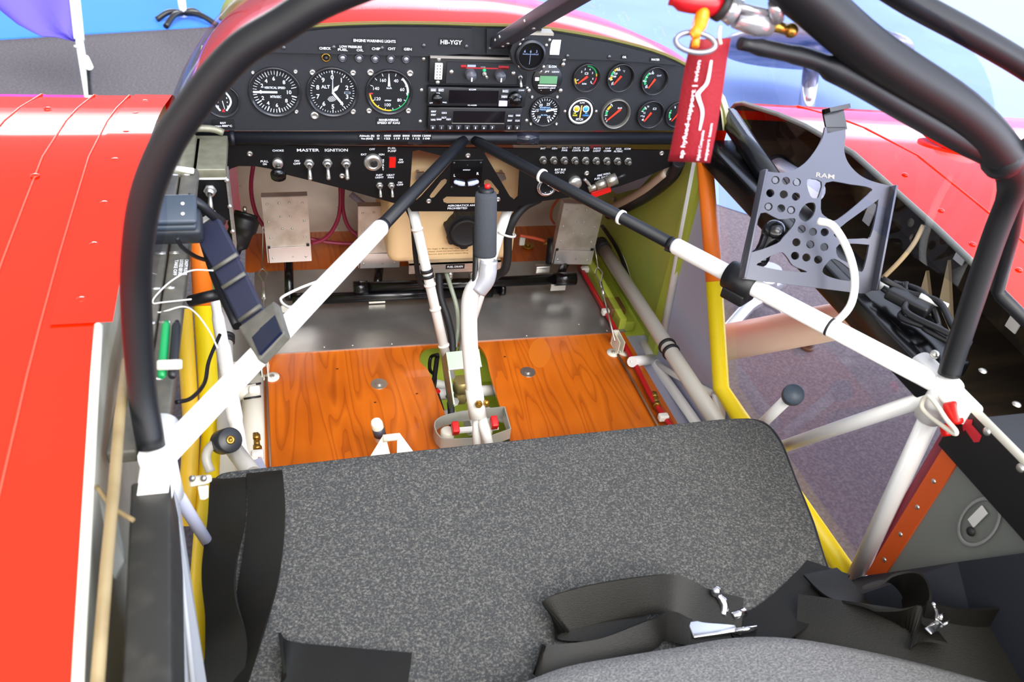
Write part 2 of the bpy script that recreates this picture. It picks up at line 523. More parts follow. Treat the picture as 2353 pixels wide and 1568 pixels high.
# blue carpet strip
a, b, c, d = pZ(-400, 116, ZG), pZ(560, 57, ZG), pZ(560, -14, ZG), pZ(-400, 27, ZG)
m = MB()
m.add([(q.x, q.y, ZG + .008) for q in (a, b, c, d)] + [(q.x, q.y, ZG) for q in (a, b, c, d)],
      [(0, 1, 2, 3), (0, 4, 5, 1), (1, 5, 6, 2), (2, 6, 7, 3), (3, 7, 4, 0)])
tag(m.build('carpet', CARP), 'bright blue carpet strip laid on the dark asphalt', 'carpet')

# cockpit floor: plywood with the control slot
slot = [(-.070, -.02), (-.074, -.045), (-.062, -.075), (-.055, -.15), (-.045, -.27), (-.03, -.36), (.05, -.36), (.058, -.30), (.060, -.20), (.062, -.10), (.066, -.04), (.055, .002), (.03, .006), (-.04, .006), (-.06, -.002)]
m = MB()
m.plate([(-.40, .03), (-.40, -.80), (.41, -.80), (.395, .03)], [catmull([(x, y, 0) for x, y in slot], 4, True)], .008)
fl = m.build('floor', PLY)
structure(fl, 'varnished orange plywood cockpit floor with a slot in the middle', 'floor')
for n, (px, py) in enumerate(((871, 883), (1213, 856))):
    q = pZ(px, py, 0)
    MB(T(q.x, q.y, 0)).cyl(.016, 0, .0012, 24, 0).cyl(.007, .0012, .004, 6, 0).build('washer', SCREW, fl)
m = MB()
for px, py in ((1160, 820), (958, 905), (862, 925), (775, 848)):
    q = pZ(px, py, .0004)
    m.add([(q.x + .003*math.cos(k), q.y + .002*math.sin(k), q.z) for k in range(6)], [list(range(6))])
m.build('nail_holes', mat('hole', '#3a1a08', .8), fl)
# knot patch of the plywood
m = MB()
m.add([(pZ(1240 + 26*math.cos(t), 812 + 34*math.sin(t) * abs(math.sin(t)) ** .3, .0005)) for t in [2*PI*k/20 for k in range(20)]], [list(range(20))])
m.build('knot_patch', mat('ply_patch', '#cc6d1a', .35), fl)
# tunnel below the slot
m = MB().box(-.12, .12, -.42, -.12, -.16, -.155, 1).box(-.12, .12, -.12, .06, -.16, -.155).box(-.12, -.115, -.42, .06, -.16, -.008).box(.115, .12, -.42, .06, -.16, -.008).box(-.12, .12, .055, .06, -.16, -.008)
structure(m.build('trim_1', [GREENL, mat('well_beige', '#8f8a76', .6)]), 'lime green well below the slot in the floor', 'well')
# aluminium sheet ahead of the plywood
m = MB().box(-.40, .40, .010, .315, .0, .0025, 0)
for px, py in ((745, 797), (810, 793), (900, 790), (1210, 771), (1395, 760), (1330, 745)):
    q = pZ(px, py, .0025); m.dome(.003, .0014, 8, 1, T(q.x, q.y, .0025))
structure(m.build('floor_sheet', [ALUF, SCREW]), 'brushed aluminium sheet on the floor under the pedals', 'floor')
m = MB()
m.add([(-.42, .315, .001), (.42, .315, .001), (.42, .47, .012), (-.42, .47, .012)], [(0, 1, 2, 3)])
rampo = structure(m.build('floor_front', PLY), 'orange plywood footboard in front of the firewall', 'floor')
q = pZ(1213, 565, .008)
MB(T(q.x, q.y, .008)).cyl(.016, 0, .0012, 24).cyl(.006, .0012, .005, 6).build('washer', BRASS, rampo)
# firewall
m = MB().box(-.425, .425, .47, .475, -.02, .50)
for i in range(5):
    for sx_ in (-.42, -.2, .21, .42):
        m.dome(.003, .0015, 8, 1, dirframe((sx_, .47, .02 + i*.06), (0, -1, 0)))
structure(m.build('wall_front', [mat('firewall_alu', '#e8ddd0', .36, .3, noise=(6, '#c4b8ab', .4, .7)), SCREW]), 'brushed aluminium firewall ahead of the pedals', 'firewall')

# right side wall: green front part, grey part before the door
XW = .455
m = MB().box(XW, XW + .004, -.02, .48, -.10, .46)
wr = structure(m.build('wall_right', GREEN), 'green primed side skin right of the pedals', 'wall')
m = MB().box(XW - .010, XW, -.055, -.018, -.05, .455)
m.build('edge_strip', GREENL, wr)
m = MB()
m.add([pX(1590, 372, XW), pX(1622, 366, XW), pX(1645, 640, XW), pX(1662, 905, XW), pX(1648, 1000, XW), pX(1500, 1000, XW), pX(1512, 790, XW)], [(0, 1, 2, 3, 4, 5, 6)])
structure(m.build('wall_right_rear', GREY), 'grey side skin between the green wall and the orange and yellow door post', 'wall')
MB().tube([pX(1600, 372, XW - .006), pX(1520, 790, XW - .006)], .008, 10).build('edge_tube', WHT2, bpy.data.objects['wall_right_rear'])
m = MB()
st = V((.0, 0, 0))
for (x0, x1, z0, z1) in ((.40, .455, -.03, -.015), (.385, .40, -.03, .03)):
    m.box(x0, x1, .02, .46, z0, z1)
m.box(.395, .43, .03, .40, -.015, .012, 0, None, .004)
structure(m.build('trim_2', GREENL), 'lime green stringer along the foot of the right wall', 'stringer')
m = MB().box(.385, .47, -.80, .02, -.03, -.02).box(.466, .47, -.8, .02, -.03, .09)
structure(m.build('trim_3', GREY), 'grey lower skin beside the floor on the right', 'skin')
# belly and left wall
m = MB().box(-.47, .47, -1.5, .47, -.175, -.17)
structure(m.build('floor_belly', mat('belly', '#8a8a80', .6)), 'grey belly skin below the cockpit floor', 'skin')
m = MB().box(-.470, -.466, -.02, .48, -.1, .46)
structure(m.build('wall_left', GREEN), 'green primed side skin left of the pedals', 'wall')
m = MB()
m.add([(-.468, -.02, .46), (-.468, -.02, -.1), (-.468, -.36, -.1), (-.468, -.30, .12), (-.468, -.05, .45)], [(0, 1, 2, 3, 4)])
structure(m.build('wall_left_rear', CREAM), 'cream side skin beside the left door post', 'wall')
m = MB().box(-.46, -.385, -.80, .02, -.03, -.02).box(-.47, -.466, -1.3, .02, -.10, .09)
structure(m.build('trim_4', mat('cream_skin', '#cfc9b6', .6)), 'cream lower skin beside the floor on the left', 'skin')
# rear sides behind the doors
m = MB()
m.add([(-.462, -.80, .46), (-.462, -.80, .10), (-.462, -1.45, .08), (-.462, -1.45, .44)], [(0, 1, 2, 3)])
structure(m.build('wall_rear_left', mat('left_panel', '#b9bab4', .35, noise=(5, '#8f9088', .4, .7))), 'pale grey left side panel behind the door frame', 'panel')
# windscreen
arc = [(430, 300), (424, 262), (440, 208), (478, 160), (530, 117), (600, 86), (668, 68), (760, 59), (880, 55), (1000, 56), (1100, 59), (1200, 62), (1290, 72), (1400, 92), (1500, 118), (1570, 148), (1620, 187), (1655, 240), (1668, 300)]
ARC = [pY(px, py, 0.0) for px, py in arc]
def hoopz(x):
    t = [(0, .955), (.1, .948), (.2, .925), (.275, .898), (.314, .875), (.34, .858), (.361, .838), (.383, .811), (.403, .782), (.422, .743), (.437, .699), (.446, .656), (.452, .56), (.455, .476)]
    ax = abs(x)
    for (a, za), (b, zb) in zip(t, t[1:]):
        if a <= ax <= b: return za + (zb - za) * (ax - a) / (b - a)
    return .476
m = MB(); rows = []
AR = catmull(ARC, 3)
for i in range(9):
    t = i / 8
    row = []
    for k, p in enumerate(AR):
        u = k / (len(AR) - 1)
        an = PI * (1 - u)
        hx = .45 * math.cos(an); hz = hoopz(hx)
        h = V((hx, -.69, hz))
        q = p.lerp(h, t)
        q.z += .07 * math.sin(PI * t) * (math.sin(an)) ** .7
        row.append(q)
    rows.append(row)
m.grid(rows)
structure(m.build('window_1', PLEXI), 'clear curved windscreen rising from the instrument panel', 'windscreen')
# door window on the right
W = [pX(1650, 400, .462), pX(1668, 895, .462), pX(1960, 1335, .462), pX(2225, 1000, .462), V((.462, -.745, .47)), V((.462, -.07, .465))]
m = MB().add(W, [(0, 1, 2, 3, 4, 5)])
structure(m.build('window_2', PLEXI2), 'clear lower door window on the right side', 'window')
# side panel behind the right door
m = MB()
m.add([pX(1990, 1330, .455), pX(2215, 1010, .455), V((.455, -.80, .47)), V((.455, -1.5, .44)), V((.455, -1.5, .10))], [(0, 1, 2, 3, 4)])
sp = structure(m.build('wall_rear_right', mat('rear_skin', '#7d8079', .5, noise=(4, '#6b6d68', .4, .7))), 'grey green fuselage side behind the right door frame', 'wall')
m = MB()
fr = frame(pX(2248, 1200, .452), pX(2290, 1150, .452) - pX(2200, 1240, .452), (0, .3, 1))
m.lathe([(.024, 0), (.026, .001), (.028, 0)], 28, 0, fr @ Matrix.Diagonal((1.5, .8, 1, 1)))
m.box(-.014, .016, -.005, .006, 0, .002, 1, fr @ T(.004, .004, 0)).dome(.006, .005, 12, 2, fr @ T(-.018, -.002, 0))
m.build('access_cover', [mat('cover_edge', '#8f8f8c', .5), WHT2, RUB], sp)
# ------------------------------------------------------------------ instrument panel
pan = thing('instrument_panel', 'black aircraft instrument panel with curved top edge spanning the cockpit', 'instrument panel', PF(0, .47, 0))
OUT = [(v.x, v.z) for v in AR]
pm = MB(PF(0, 0, 0)).plate(OUT, [], .004)
pm.build('face_plate', PANEL, pan)
# upper strip, leaning away, in two lengths with the post gap between
def strip(pts, n):
    b = MB()
    q = [pY(px, py, -.003) for px, py in pts]
    k = [v + V((0, -.005, 0)) for v in q]
    N = len(q)
    b.add(q + k, [list(range(N)), list(range(N, 2*N))[::-1]] + [(i, (i+1) % N, N+(i+1) % N, N+i) for i in range(N)])
    return b
st = strip([(545, 116), (985, 127), (1083, 120), (1083, 64), (1000, 61), (880, 60), (760, 64), (668, 74), (600, 92)], 0)
for px, py in ((652, 110), (767, 109), (878, 111), (974, 105), (1072, 107)):
    st.dome(.0035, .0015, 10, 1, PFp(px, py, -.009))
st.build('upper_strip', [PANEL, SCREWD], pan)
st = strip([(1117, 122), (1290, 133), (1400, 136), (1540, 146), (1562, 148), (1500, 123), (1400, 97), (1290, 77), (1200, 67), (1117, 64)], 0)
for px, py in ((1126, 112), (1304, 129), (1400, 131)):
    st.dome(.0035, .0015, 10, 1, PFp(px, py, -.009))
st.build('upper_strip', [PANEL, SCREWD], pan)
m = MB().tube([v + V((0, -.001, .002)) for v in AR], .003, 8)
m.build('edge_seal', mat('olive_edge', '#6c6a2e', .5), pan)
for px, py in ((974, 135), (969, 207), (966, 279), (1296, 138), (1211, 203), (1210, 277)):
    MB().dome(.0035, .002, 10, 0, PFp(px, py, -.0001)).build('panel_screw', SCREW, pan)
m = MB(PFp(984, 210, 0)).box(-.0015, .0015, -.075, .09, 0, .0008)
m.build('panel_seam', BLK, pan)

def placard(parent, lines, px, py, wpx, hpx, y=-.0098, gap=None, ink=INK, pad=2.5, rot=0, bold=True, base=BLK, align='c'):
    """black label with white capitals; lines one below the other"""
    p = pY(px, py, y); k = mpp(p)
    M = PF(p.x, p.z, y) @ RZ(rot)
    gap = (gap or hpx * 1.35) * k
    n = len(lines)
    W_, H_ = wpx * k, (n - 1) * gap + hpx * k
    b = MB(M)
    b.box(-W_/2 - pad*k, W_/2 + pad*k, -H_/2 - pad*k*.8, H_/2 + pad*k*.8, -.0008, 0, 0)
    L = max(len(s) for s in lines)
    for i, s in enumerate(lines):
        b.text(s, hpx*k*.86, .0002, 1, None, W_ * (len(s)/L if n > 1 else 1), align, bold, {'c': 0, 'l': -W_/2, 'r': W_/2}[align], (n-1)*gap/2 - i*gap)
    return b.build('placard', [base, ink], parent, recalc=False)
YS = -.0093
placard(pan, ['ENGINE WARNING LIGHTS'], 861, 94, 96, 7, YS)
placard(pan, ['CHECK'], 747, 111, 26, 6.5, YS)
placard(pan, ['LOW PRESSURE', 'FUEL       OIL'], 806, 111, 58, 6, YS, 7.2)
placard(pan, ['CHIP'], 864, 112, 19, 6.5, YS)
placard(pan, ['CHT', ], 900, 112, 17, 6.5, YS)
placard(pan, ['GEN'], 937, 113, 18, 6.5, YS)
placard(pan, ['HB-YGY'], 1037, 97, 50, 11, YS, pad=4)
placard(pan, ['EXPERIMENTAL'], 1186, 97, 112, 11, YS, pad=4)
placard(pan, ['OIL'], 1435, 131, 10, 5.5, YS)
placard(pan, ['WATER'], 1506, 137, 21, 5.5, YS)
placard(pan, ['MANEUVERING', 'SPEED 87 KIAS'], 893, 279, 52, 6, -.0012, 7)
placard(pan, ['EGT', 'max.880°C'], 513, 286, 38, 5, -.0012, 7, pad=6)
# white checklist card
p = pY(1276, 109, YS); k = mpp(p)
b = MB(PF(p.x, p.z, YS)).box(-.0085, .0085, -.0125, .0125, -.001, 0)
for i in range(6): b.quad(-.006, .006, .008 - i*.003, .0086 - i*.003, .0002, 1)
b.build('data_card', [WHT, INKG], pan)

# ------------------------------------------------------------------ gauges
def needle(b, a, r0, r1, w0, w1, z, mi=0):
    a = math.radians(a); d = V((math.sin(a), math.cos(a), 0)); q = V((d.y, -d.x, 0)); zz = V((0, 0, z + .0018)); z2 = V((0, 0, z + .0026))
    pts = [d*r0 - q*w0/2, d*r0 + q*w0/2, d*r1 + q*w1/2, d*r1 - q*w1/2]
    b.add([p + zz for p in pts] + [p + z2 for p in pts], [(0, 1, 2, 3), (4, 7, 6, 5), (0, 4, 5, 1), (1, 5, 6, 2), (2, 6, 7, 3), (3, 7, 4, 0)], mi)
def gauge(name, label, px, py, rpx, marks, needles, screws=None, bez=BEZ, dep=.008, proud=.006, group=None, ring=None, ink=(INK,), cat='gauge', face=BLK, nmat=INK):
    p = pY(px, py, 0); k = mpp(p); R = rpx * k
    M = PF(p.x, p.z, 0)
    t = thing(name, label, cat, M, group)
    b = MB(M)
    b.lathe([(R*.86, -.002), (R*.86, proud*.5), (R*.93, proud*.85), (R*.965, proud), (R, proud*.8), (R, 0)], 48)
    b.build('bezel', bez, t)
    d = MB(M).cyl(R*.88, -.004, .0008, 48).build('dial', face, t)
    b = MB(M); marks(b, R*.86); b.build('dial_markings', list(ink), d, recalc=False)
    for nd in needles:
        b = MB(M); nd(b, R*.86); b.build('needle', nmat if not isinstance(nmat, dict) else nmat[nd], t)
    b = MB(M).lathe([(.00001, proud*.72), (R*.86, proud*.7)], 40)
    b.build('cover_glass', CVR, t)
    if screws:
        for sx_, sy_, sr in screws:
            q = pY(px + sx_, py + sy_, 0)
            b = MB(PF(q.x, q.z, 0)).lathe([(sr*k, 0), (sr*k, .002), (sr*k*.7, .0032), (sr*k*.55, .0032), (sr*k*.5, .0022), (.00001, .0022)], 14)
            b.build('mounting_screw', SCREW, t)
    return t
Z0 = .0011
def num(b, s, a, r, h, mi=0, **kw):
    a = math.radians(a); b.text(s, h, Z0, mi, None, None, 'c', kw.get('bold', True), r*math.sin(a), r*math.cos(a))
def vsi_m(b, R):
    for i in range(41):
        a = 270 + (i - 20) * 8.3
        big = i % 4 == 0
        b.tick(a, R*(.74 if big else .80), R*.97, R*(.05 if a % 360 > 90 and a % 360 < 270 else .028) * (1 if big else .6), Z0)
    for s, a in (('2', 298), ('4', 325), ('6', 358), ('8', 42), ('2', 243), ('4', 213), ('6', 176), ('8', 130)):
        num(b, s, a, R*.62, R*.17)
    num(b, '10', 90, R*.62, R*.17); num(b, '0', 270, R*.62, R*.17)
    b.text('VERTICAL SPEED', R*.10, Z0, 0, None, R*.92, 'c', True, 0, R*.2)
    b.text('MTR/SEC', R*.11, Z0, 0, None, R*.48, 'c', True, R*.02, -R*.22)
gauge('vertical_speed_gauge', 'round vertical speed gauge with white needle pointing left', 632, 211, 59, vsi_m,
      [lambda b, R: needle(b, 270, -R*.1, R*.95, R*.09, R*.09, 0)], [(-51, -45, 4), (47, -47, 5), (49, 45, 5)])
def alt_m(b, R):
    for i in range(50):
        a = i * 7.2; big = i % 5 == 0
        b.tick(a, R*(.82 if big else .9), R*.98, R*(.035 if big else .02), Z0)
    for i in range(10): num(b, str(i), i * 36, R*.68, R*.2)
    b.text('ALT', R*.15, Z0, 0, None, None, 'c', True, -R*.30, R*.24)
    b.quad(R*.52, R*.80, -R*.08, R*.02, Z0, 1); b.quad(R*.55, R*.77, -R*.06, 0, Z0 + .0001, 2)
    for i in range(6):
        w_ = R * .2 * math.sqrt(max(.05, 1 - ((i-2.5)/3.2) ** 2))
        b.add([(x + (i-2.5)*R*.055 - R*.04, y + (i-2.5)*R*.03 - R*.32, Z0) for x, y in ((-w_*.5, w_*.5), (-w_*.5+R*.03, w_*.5), (w_*.5+R*.03, -w_*.5), (w_*.5, -w_*.5))], [(0, 1, 2, 3)])
    b.add([(-R*.06, R*.98, Z0 + .0002), (R*.06, R*.98, Z0 + .0002), (0, R*.84, Z0 + .0002)], [(0, 1, 2)])
gauge('altimeter', 'round altimeter dial marked ALT with numerals nought to nine', 764, 211, 59, alt_m,
      [lambda b, R: needle(b, 142, 0, R*.72, R*.11, R*.09, .0004),
       lambda b, R: (needle(b, 42, .05*R, R*.22, R*.05, R*.16, .0002), needle(b, 42, R*.22, R*.45, R*.16, R*.01, .0002)),
       lambda b, R: needle(b, 2, 0, R*.9, R*.05, R*.01, 0)],
      [(-46, -45, 7), (47, -44, 7), (47, 45, 7), (-41, 54, 10)], ink=(INK, INKG, BLK))
def asi_m(b, R):
    for i in range(14):
        b.tick(20 + i * 24.5, R*.84, R*.97, R*.03, Z0)
    for s, a in (('40', 30), ('60', 78), ('80', 128), ('100', 185), ('120', 238), ('140', 285), ('160', 333)):
        num(b, s, a, R*.66, R*.16, bold=False)
    b.arc(R*.88, R*.98, 42, 100, Z0 + .0001, 0); b.arc(R*.93, R*.98, 92, 172, Z0 + .0002, 1)
    b.arc(R*.91, R*.98, 172, 262, Z0 + .0002, 2); b.tick(264, R*.8, R*1.0, R*.06, Z0 + .0003, 3)
    b.text('km/h', R*.09, Z0, 0, None, None, 'c', True, 0, R*.20); b.text('winter', R*.09, Z0, 0, None, None, 'c', True, -R*.05, -R*.42)
gauge('airspeed_gauge', 'round airspeed gauge with white, green and yellow arcs', 894, 211, 54, asi_m,
      [lambda b, R: needle(b, 358, R*.3, R*.93, R*.13, R*.03, .0004)],
      [(-43, -45, 8), (48, -43, 8), (-46, 43, 7), (44, 43, 7)], ink=(INK, mat('arc_green', '#1fa35a', .5), mat('arc_yellow', '#e0b020', .5), mat('arc_red', '#d0202a', .5)))
AG, AY, AR_ = MATS['arc_green'], MATS['arc_yellow'], MATS['arc_red']
def egt_m(b, R):
    for sgn in (-1, 1):
        pts = [(sgn*R*.25, R*.62), (sgn*R*.5, R*.2), (sgn*R*.52, -R*.2), (sgn*R*.2, -R*.72)]
        P_ = catmull([(x, y, Z0) for x, y in pts], 6)
        for a_, b_ in zip(P_, P_[1:]):
            n_ = V((-(b_-a_).y, (b_-a_).x, 0)).normalized() * R*.06
            b.add([a_-n_, b_-n_, b_+n_, a_+n_], [(0, 1, 2, 3)])
        for i in range(4): b.text(str(8 - 2*i), R*.12, Z0, 0, None, None, 'c', True, sgn*R*.30, R*(.5 - i*.3))
    b.add([(-R*.12, -R*.8, Z0), (R*.12, -R*.8, Z0), (0, -R*.55, Z0)], [(0, 1, 2)], 1)
gauge('exhaust_temperature_gauge', 'round twin arc exhaust gauge left end of the panel half hidden by black hoop', 511, 231, 39, egt_m,
      [lambda b, R: needle(b, 170, 0, R*.6, R*.05, R*.03, 0)], None, ink=(INK, AR_))
def man_m(b, R):
    for i in range(26):
        a = 207 + i * 12.2; big = i % 5 == 0
        b.tick(a, R*(.72 if big else .8), R*.97, R*(.09 if i < 6 or i > 18 else .04), Z0)
    for s, a in (('10', 218), ('15', 276), ('20', 323), ('25', 22), ('30', 78), ('35', 140)):
        num(b, s, a, R*.58, R*.2)
    b.text('MANIFOLD', R*.11, Z0, 1, None, R*.8, 'c', True, 0, R*.28); b.text('PRESSURE', R*.11, Z0, 1, None, R*.8, 'c', True, 0, R*.12)
    b.text('IN HG', R*.12, Z0, 1, None, None, 'c', True, 0, -R*.3)
gauge('manifold_pressure_gauge', 'round manifold pressure gauge with white pointer below the green display', 1251, 255, 36, man_m,
      [lambda b, R: needle(b, 78, R*.1, R*.95, R*.14, R*.1, .0003)], [(-29, -33, 3.5), (29, -33, 3.5), (-32, 29, 3.5), (27, 29, 3.5)], ink=(INK, mat('blue_ink', '#9cc4f0', .5)))
BK = (INK, AG, AY, AR_)
def small(cfg):
    def f(b, R):
        for mi, r0, r1, a0, a1 in cfg['arcs']: b.arc(R*r0, R*r1, a0, a1, Z0, mi)
        for s, a, r in cfg['nums']: num(b, s, a, R*r, R*.15)
        for a in cfg['ticks']: b.tick(a, R*.62, R*.82, R*.05, Z0 + .0001)
        if cfg.get('word'): b.text(cfg['word'][0], R*.14, Z0, 0, None, None, 'c', False, R*cfg['word'][1], R*cfg['word'][2])
        if cfg.get('icon'):
            x, y = cfg['icon']; x *= R; y *= R
            b.plate([(x-R*.14, y-R*.08), (x+R*.14, y-R*.08), (x+R*.14, y+R*.08), (x-R*.14, y+R*.08)], [[(x-R*.10, y-R*.05), (x+R*.10, y-R*.05), (x+R*.10, y+R*.05), (x-R*.10, y+R*.05)]], .0001, 0, T(0, 0, Z0))
    return f
NR = mat('needle_red', '#ff3a1c', .4)
def rn(a, r=.75): return [lambda b, R: needle(b, a, -R*.14, R*r, R*.16, R*.07, .0002)]
SM = [
 ('rev_counter_gauge', 'small gauge with green arc at upper right left of the OIL gauge, red needle', 1346, 177, 33, dict(arcs=[(1, .85, .95, 0, 70), (2, .85, .95, 70, 85), (3, .85, .95, 90, 130), (2, .85, .95, 232, 262)], nums=[('2', 315, .62), ('3', 345, .68), ('4', 20, .68), ('5', 55, .62), ('6', 100, .62), ('7', 128, .62)], ticks=[228, 250, 130], icon=(0, .3), word=('RPM', -.05, -.55)), 230, .8, BLK),
 ('oil_temperature_gauge', 'small gauge under the OIL label, yellow and green arc left, red needle', 1424, 177, 33, dict(arcs=[(2, .66, .84, 312, 338), (1, .66, .84, 280, 308), (2, .66, .84, 248, 272)], nums=[('50', 222, .78), ('90', 262, .95), ('150', 340, .62), ('120', 305, .5), ('100', 276, .48)], ticks=[230, 252, 278, 305, 330, 345], word=('°C', .25, .5)), 217, .75, BLK),
 ('water_temperature_gauge', 'small gauge under the WATER label with green arc and CHT lettering', 1502, 184, 33, dict(arcs=[(1, .66, .84, 240, 318)], nums=[('50', 222, .78), ('100', 266, .95), ('150', 335, .62)], ticks=[230, 262, 290, 318, 340], word=('CHT', .38, .38)), 210, .75, BLK),
 ('oil_pressure_gauge', 'lower gauge with silver rim and long red needle, green arc left', 1413, 260, 35, dict(arcs=[(2, .62, .8, 292, 322), (1, .62, .8, 258, 286)], nums=[('2', 238, .82), ('0', 222, .85), ('5', 325, .82)], ticks=[285, 256, 225, 330], word=('BAR', .32, .42)), 226, .8, GREYB),
 ('voltmeter', 'small gauge with battery symbol at lower right, green arc and red needle', 1493, 261, 33, dict(arcs=[(1, .66, .8, 285, 318)], nums=[('8', 222, .72), ('10', 245, .55), ('12', 278, .5), ('14', 312, .62), ('16', 335, .68)], ticks=[228, 255, 285, 315], icon=(.32, .42)), 212, .75, BLK),
]
for nm, lb, px, py, r, cfg, a, L, bz in SM:
    off = [lambda b, R, a=a, L=L: needle(b, a, -R*(.5 if 'pressure' in nm else .14), R*L, R*.19, R*.10, .0002)]
    gauge(nm, lb, px, py, r, small(cfg), off, None, BEZ if bz is BLK else bz, ink=BK, nmat=NR, proud=.008)
gauge('fuel_level_gauge', 'small dark gauge at the right end of the panel beside the red ribbon', 1556, 262, 31, small(dict(arcs=[(1, .66, .8, 240, 300)], nums=[('E', 230, .7), ('F', 330, .7)], ticks=[230, 280, 330])), rn(215), None, BEZ, ink=BK, nmat=NR)
# propeller pitch indicator
p = pY(1334, 256, 0); k = mpp(p); R = 30*k
M = PF(p.x, p.z, 0)
t = thing('pitch_indicator', 'white ringed propeller pitch indicator with yellow and blue lamps', 'indicator', M)
MB(M).lathe([(R*.98, -.001), (R*1.03, .002), (R*1.12, .001), (R*1.14, 0)], 40).build('bezel', BLK, t)
d = MB(M).cyl(R*1.0, -.001, .001, 40, 0)
d.arc(R*.84, R*.97, 0, 360, .0014, 1, None, 48)
d.quad(-R*.05, R*.05, -R*.5, R*.5, .0015, 2)
d.text('PITCH', R*.18, .0014, 1, None, R*.55, 'c', True, 0, -R*.62); d.text('AUTO', R*.1, .0014, 1, None, None, 'c', True, 0, R*.7)
d.text('FINE', R*.13, .0014, 3, None, None, 'c', True, -R*.42, -R*.3); d.text('COARSE', R*.13, .0014, 4, None, R*.5, 'c', True, R*.45, -R*.3)
for s_, mi in ((-1, 3), (1, 4)):
    d.add([(s_*R*.62, -R*.12, .0014), (s_*R*.38, -R*.05, .0014), (s_*R*.38, -R*.19, .0014)], [(0, 1, 2)], mi)
BLUE = mat('lamp_blue', '#2f8fe0', .3)
d.build('dial', [BLK, INK, mat('bar_amber', '#d8a44a', .4), mat('fine_yellow', '#d8d020', .5), mat('coarse_blue', '#4a9ae8', .5)], t, recalc=False)
for s_, mm in ((-1, mat('lamp_olive', '#b8a018', .3)), (1, BLUE)):
    MB(M @ T(s_*R*.38, R*.22, .0014)).lathe([(R*.2, 0), (R*.25, .0012), (R*.27, 0)], 20, 0).dome(R*.2, .002, 16, 1).build('lamp', [INK, mm], t)
for s_ in (-1, 1): MB(PFp(1334 + s_*36, 256, 0)).dome(.003, .002, 10).build('mounting_screw', SCREW, t)
# fuel computer
p = pY(1257, 182, 0); k = mpp(p); M = PF(p.x, p.z, 0)
t = thing('fuel_computer', 'round black fuel computer with green liquid crystal display', 'display', M)
MB(M).cyl(36*k, 0, .003, 48, 0, None, .001).build('face', BLK, t)
MB(M @ T(2*k, 0, .003)).box(-21*k, 21*k, -9*k, 9*k, 0, .001).build('screen', LCD, t)
b = MB(M @ T(0, 0, .0033))
b.quad(-21*k, 23*k, -15*k, -11.5*k, 0); b.text('QUANTITY LIGHT', 3*k, 0, 0, None, 42*k, 'c', True, 1*k, -19*k)
b.text('JPT   LEAN', 3.5*k, 0, 0, None, 34*k, 'c', True, 8*k, 19*k); b.text('EL-CON', 5*k, 0, 0, None, 18*k, 'c', True, 8*k, 31*k)
b.text('-          +', 4*k, 0, 0, None, 26*k, 'c', True, 0, -24*k)
b.build('lettering', INK, t, recalc=False)
MB(M @ T(-26*k, 2*k, .003)).box(-5*k, 5*k, -4*k, 4*k, 0, .003, 0, None, .0008).build('push_button', WHT2, t)
for sx_, sy_ in ((-16, -18), (37, -34), (-42, 26), (31, 26)): MB(PFp(1257 + sx_, 182 + sy_, -.003)).dome(.004, .0025, 10).build('mounting_screw', SCREW, t)

# warning lamps
NW = ['CHECK button', 'FUEL', 'OIL', 'CHIP', 'CHT', 'GEN']
for (px, py), nm in zip(((749, 131), (787, 132), (825, 133), (862, 134), (898, 134), (933, 135)), NW):
    M = PFp(px, py, 0)
    t = thing('warning_lamp' if nm[0:2] != 'CH' or 'button' not in nm else 'test_button', 'small round silver %s' % ('test button below the CHECK label' if 'button' in nm else 'warning lamp below the %s label' % nm), 'lamp' if 'button' not in nm else 'button', M, 'engine warning lamps')
    MB(M).lathe([(.0075, 0), (.0075, .002), (.0055, .004), (.005, .002)], 20).build('collar', SCREWD if 'button' not in nm else BRASS, t)
    MB(M).dome(.005, .004 if 'button' not in nm else .008, 14, 0, None, .001).build('lens' if 'button' not in nm else 'plunger', mat('lamp_lens', '#9a9ca4', .12, .6) if 'button' not in nm else BLK, t)
# ------------------------------------------------------------------ radio stack
def rect(px0, py0, px1, py1, y=-.003):
    a_, b_ = pY(px0, py0, y), pY(px1, py1, y)
    return min(a_.x, b_.x), max(a_.x, b_.x), min(a_.z, b_.z), max(a_.z, b_.z)
def unit(name, label, cat, px0, py0, px1, py1, depth_, m_=BLK):
    x0, x1, z0, z1 = rect(px0, py0, px1, py1, -depth_)
    M = PF((x0+x1)/2, (z0+z1)/2, -depth_)
    t = thing(name, label, cat, M)
    w_, h_ = (x1-x0)/2, (z1-z0)/2
    MB(M).box(-w_, w_, -h_, h_, -depth_ + .0001, 0, 0, None, .0015).build('case', m_, t)
    return t, M, w_, h_
t, M, w_, h_ = unit('intercom', 'grey intercom box with two black knobs and red stripe above the radio', 'intercom', 988, 127, 1208, 196, .010, BLK)
MB(M).box(-w_, w_*.92, h_*.86, h_*1.0, 0, .004).build('top_rail', mat('rail', '#a39c92', .35, .4), t)
b = MB(M).box(-w_*.66, w_*.80, -h_*.92, h_*.60, 0, .002)
fp = b.build('face_plate', PANEL, t)
b = MB(M @ T(0, 0, .0023)).quad(-w_*.38, w_*.60, h_*.16, h_*.26, 0, 0).quad(-w_*.38, -w_*.27, h_*.16, h_*.42, 0, 0).quad(w_*.38, w_*.60, h_*.16, h_*.42, 0, 0).quad(-w_*.25, -w_*.08, h_*.28, h_*.44, 0, 1)
b.text('POWER', h_*.07, .0001, 1, None, None, 'c', True, w_*.07, h_*.3)
b.build('lettering', [mat('stripe_red', '#a0131c', .5), INKG], fp, recalc=False)
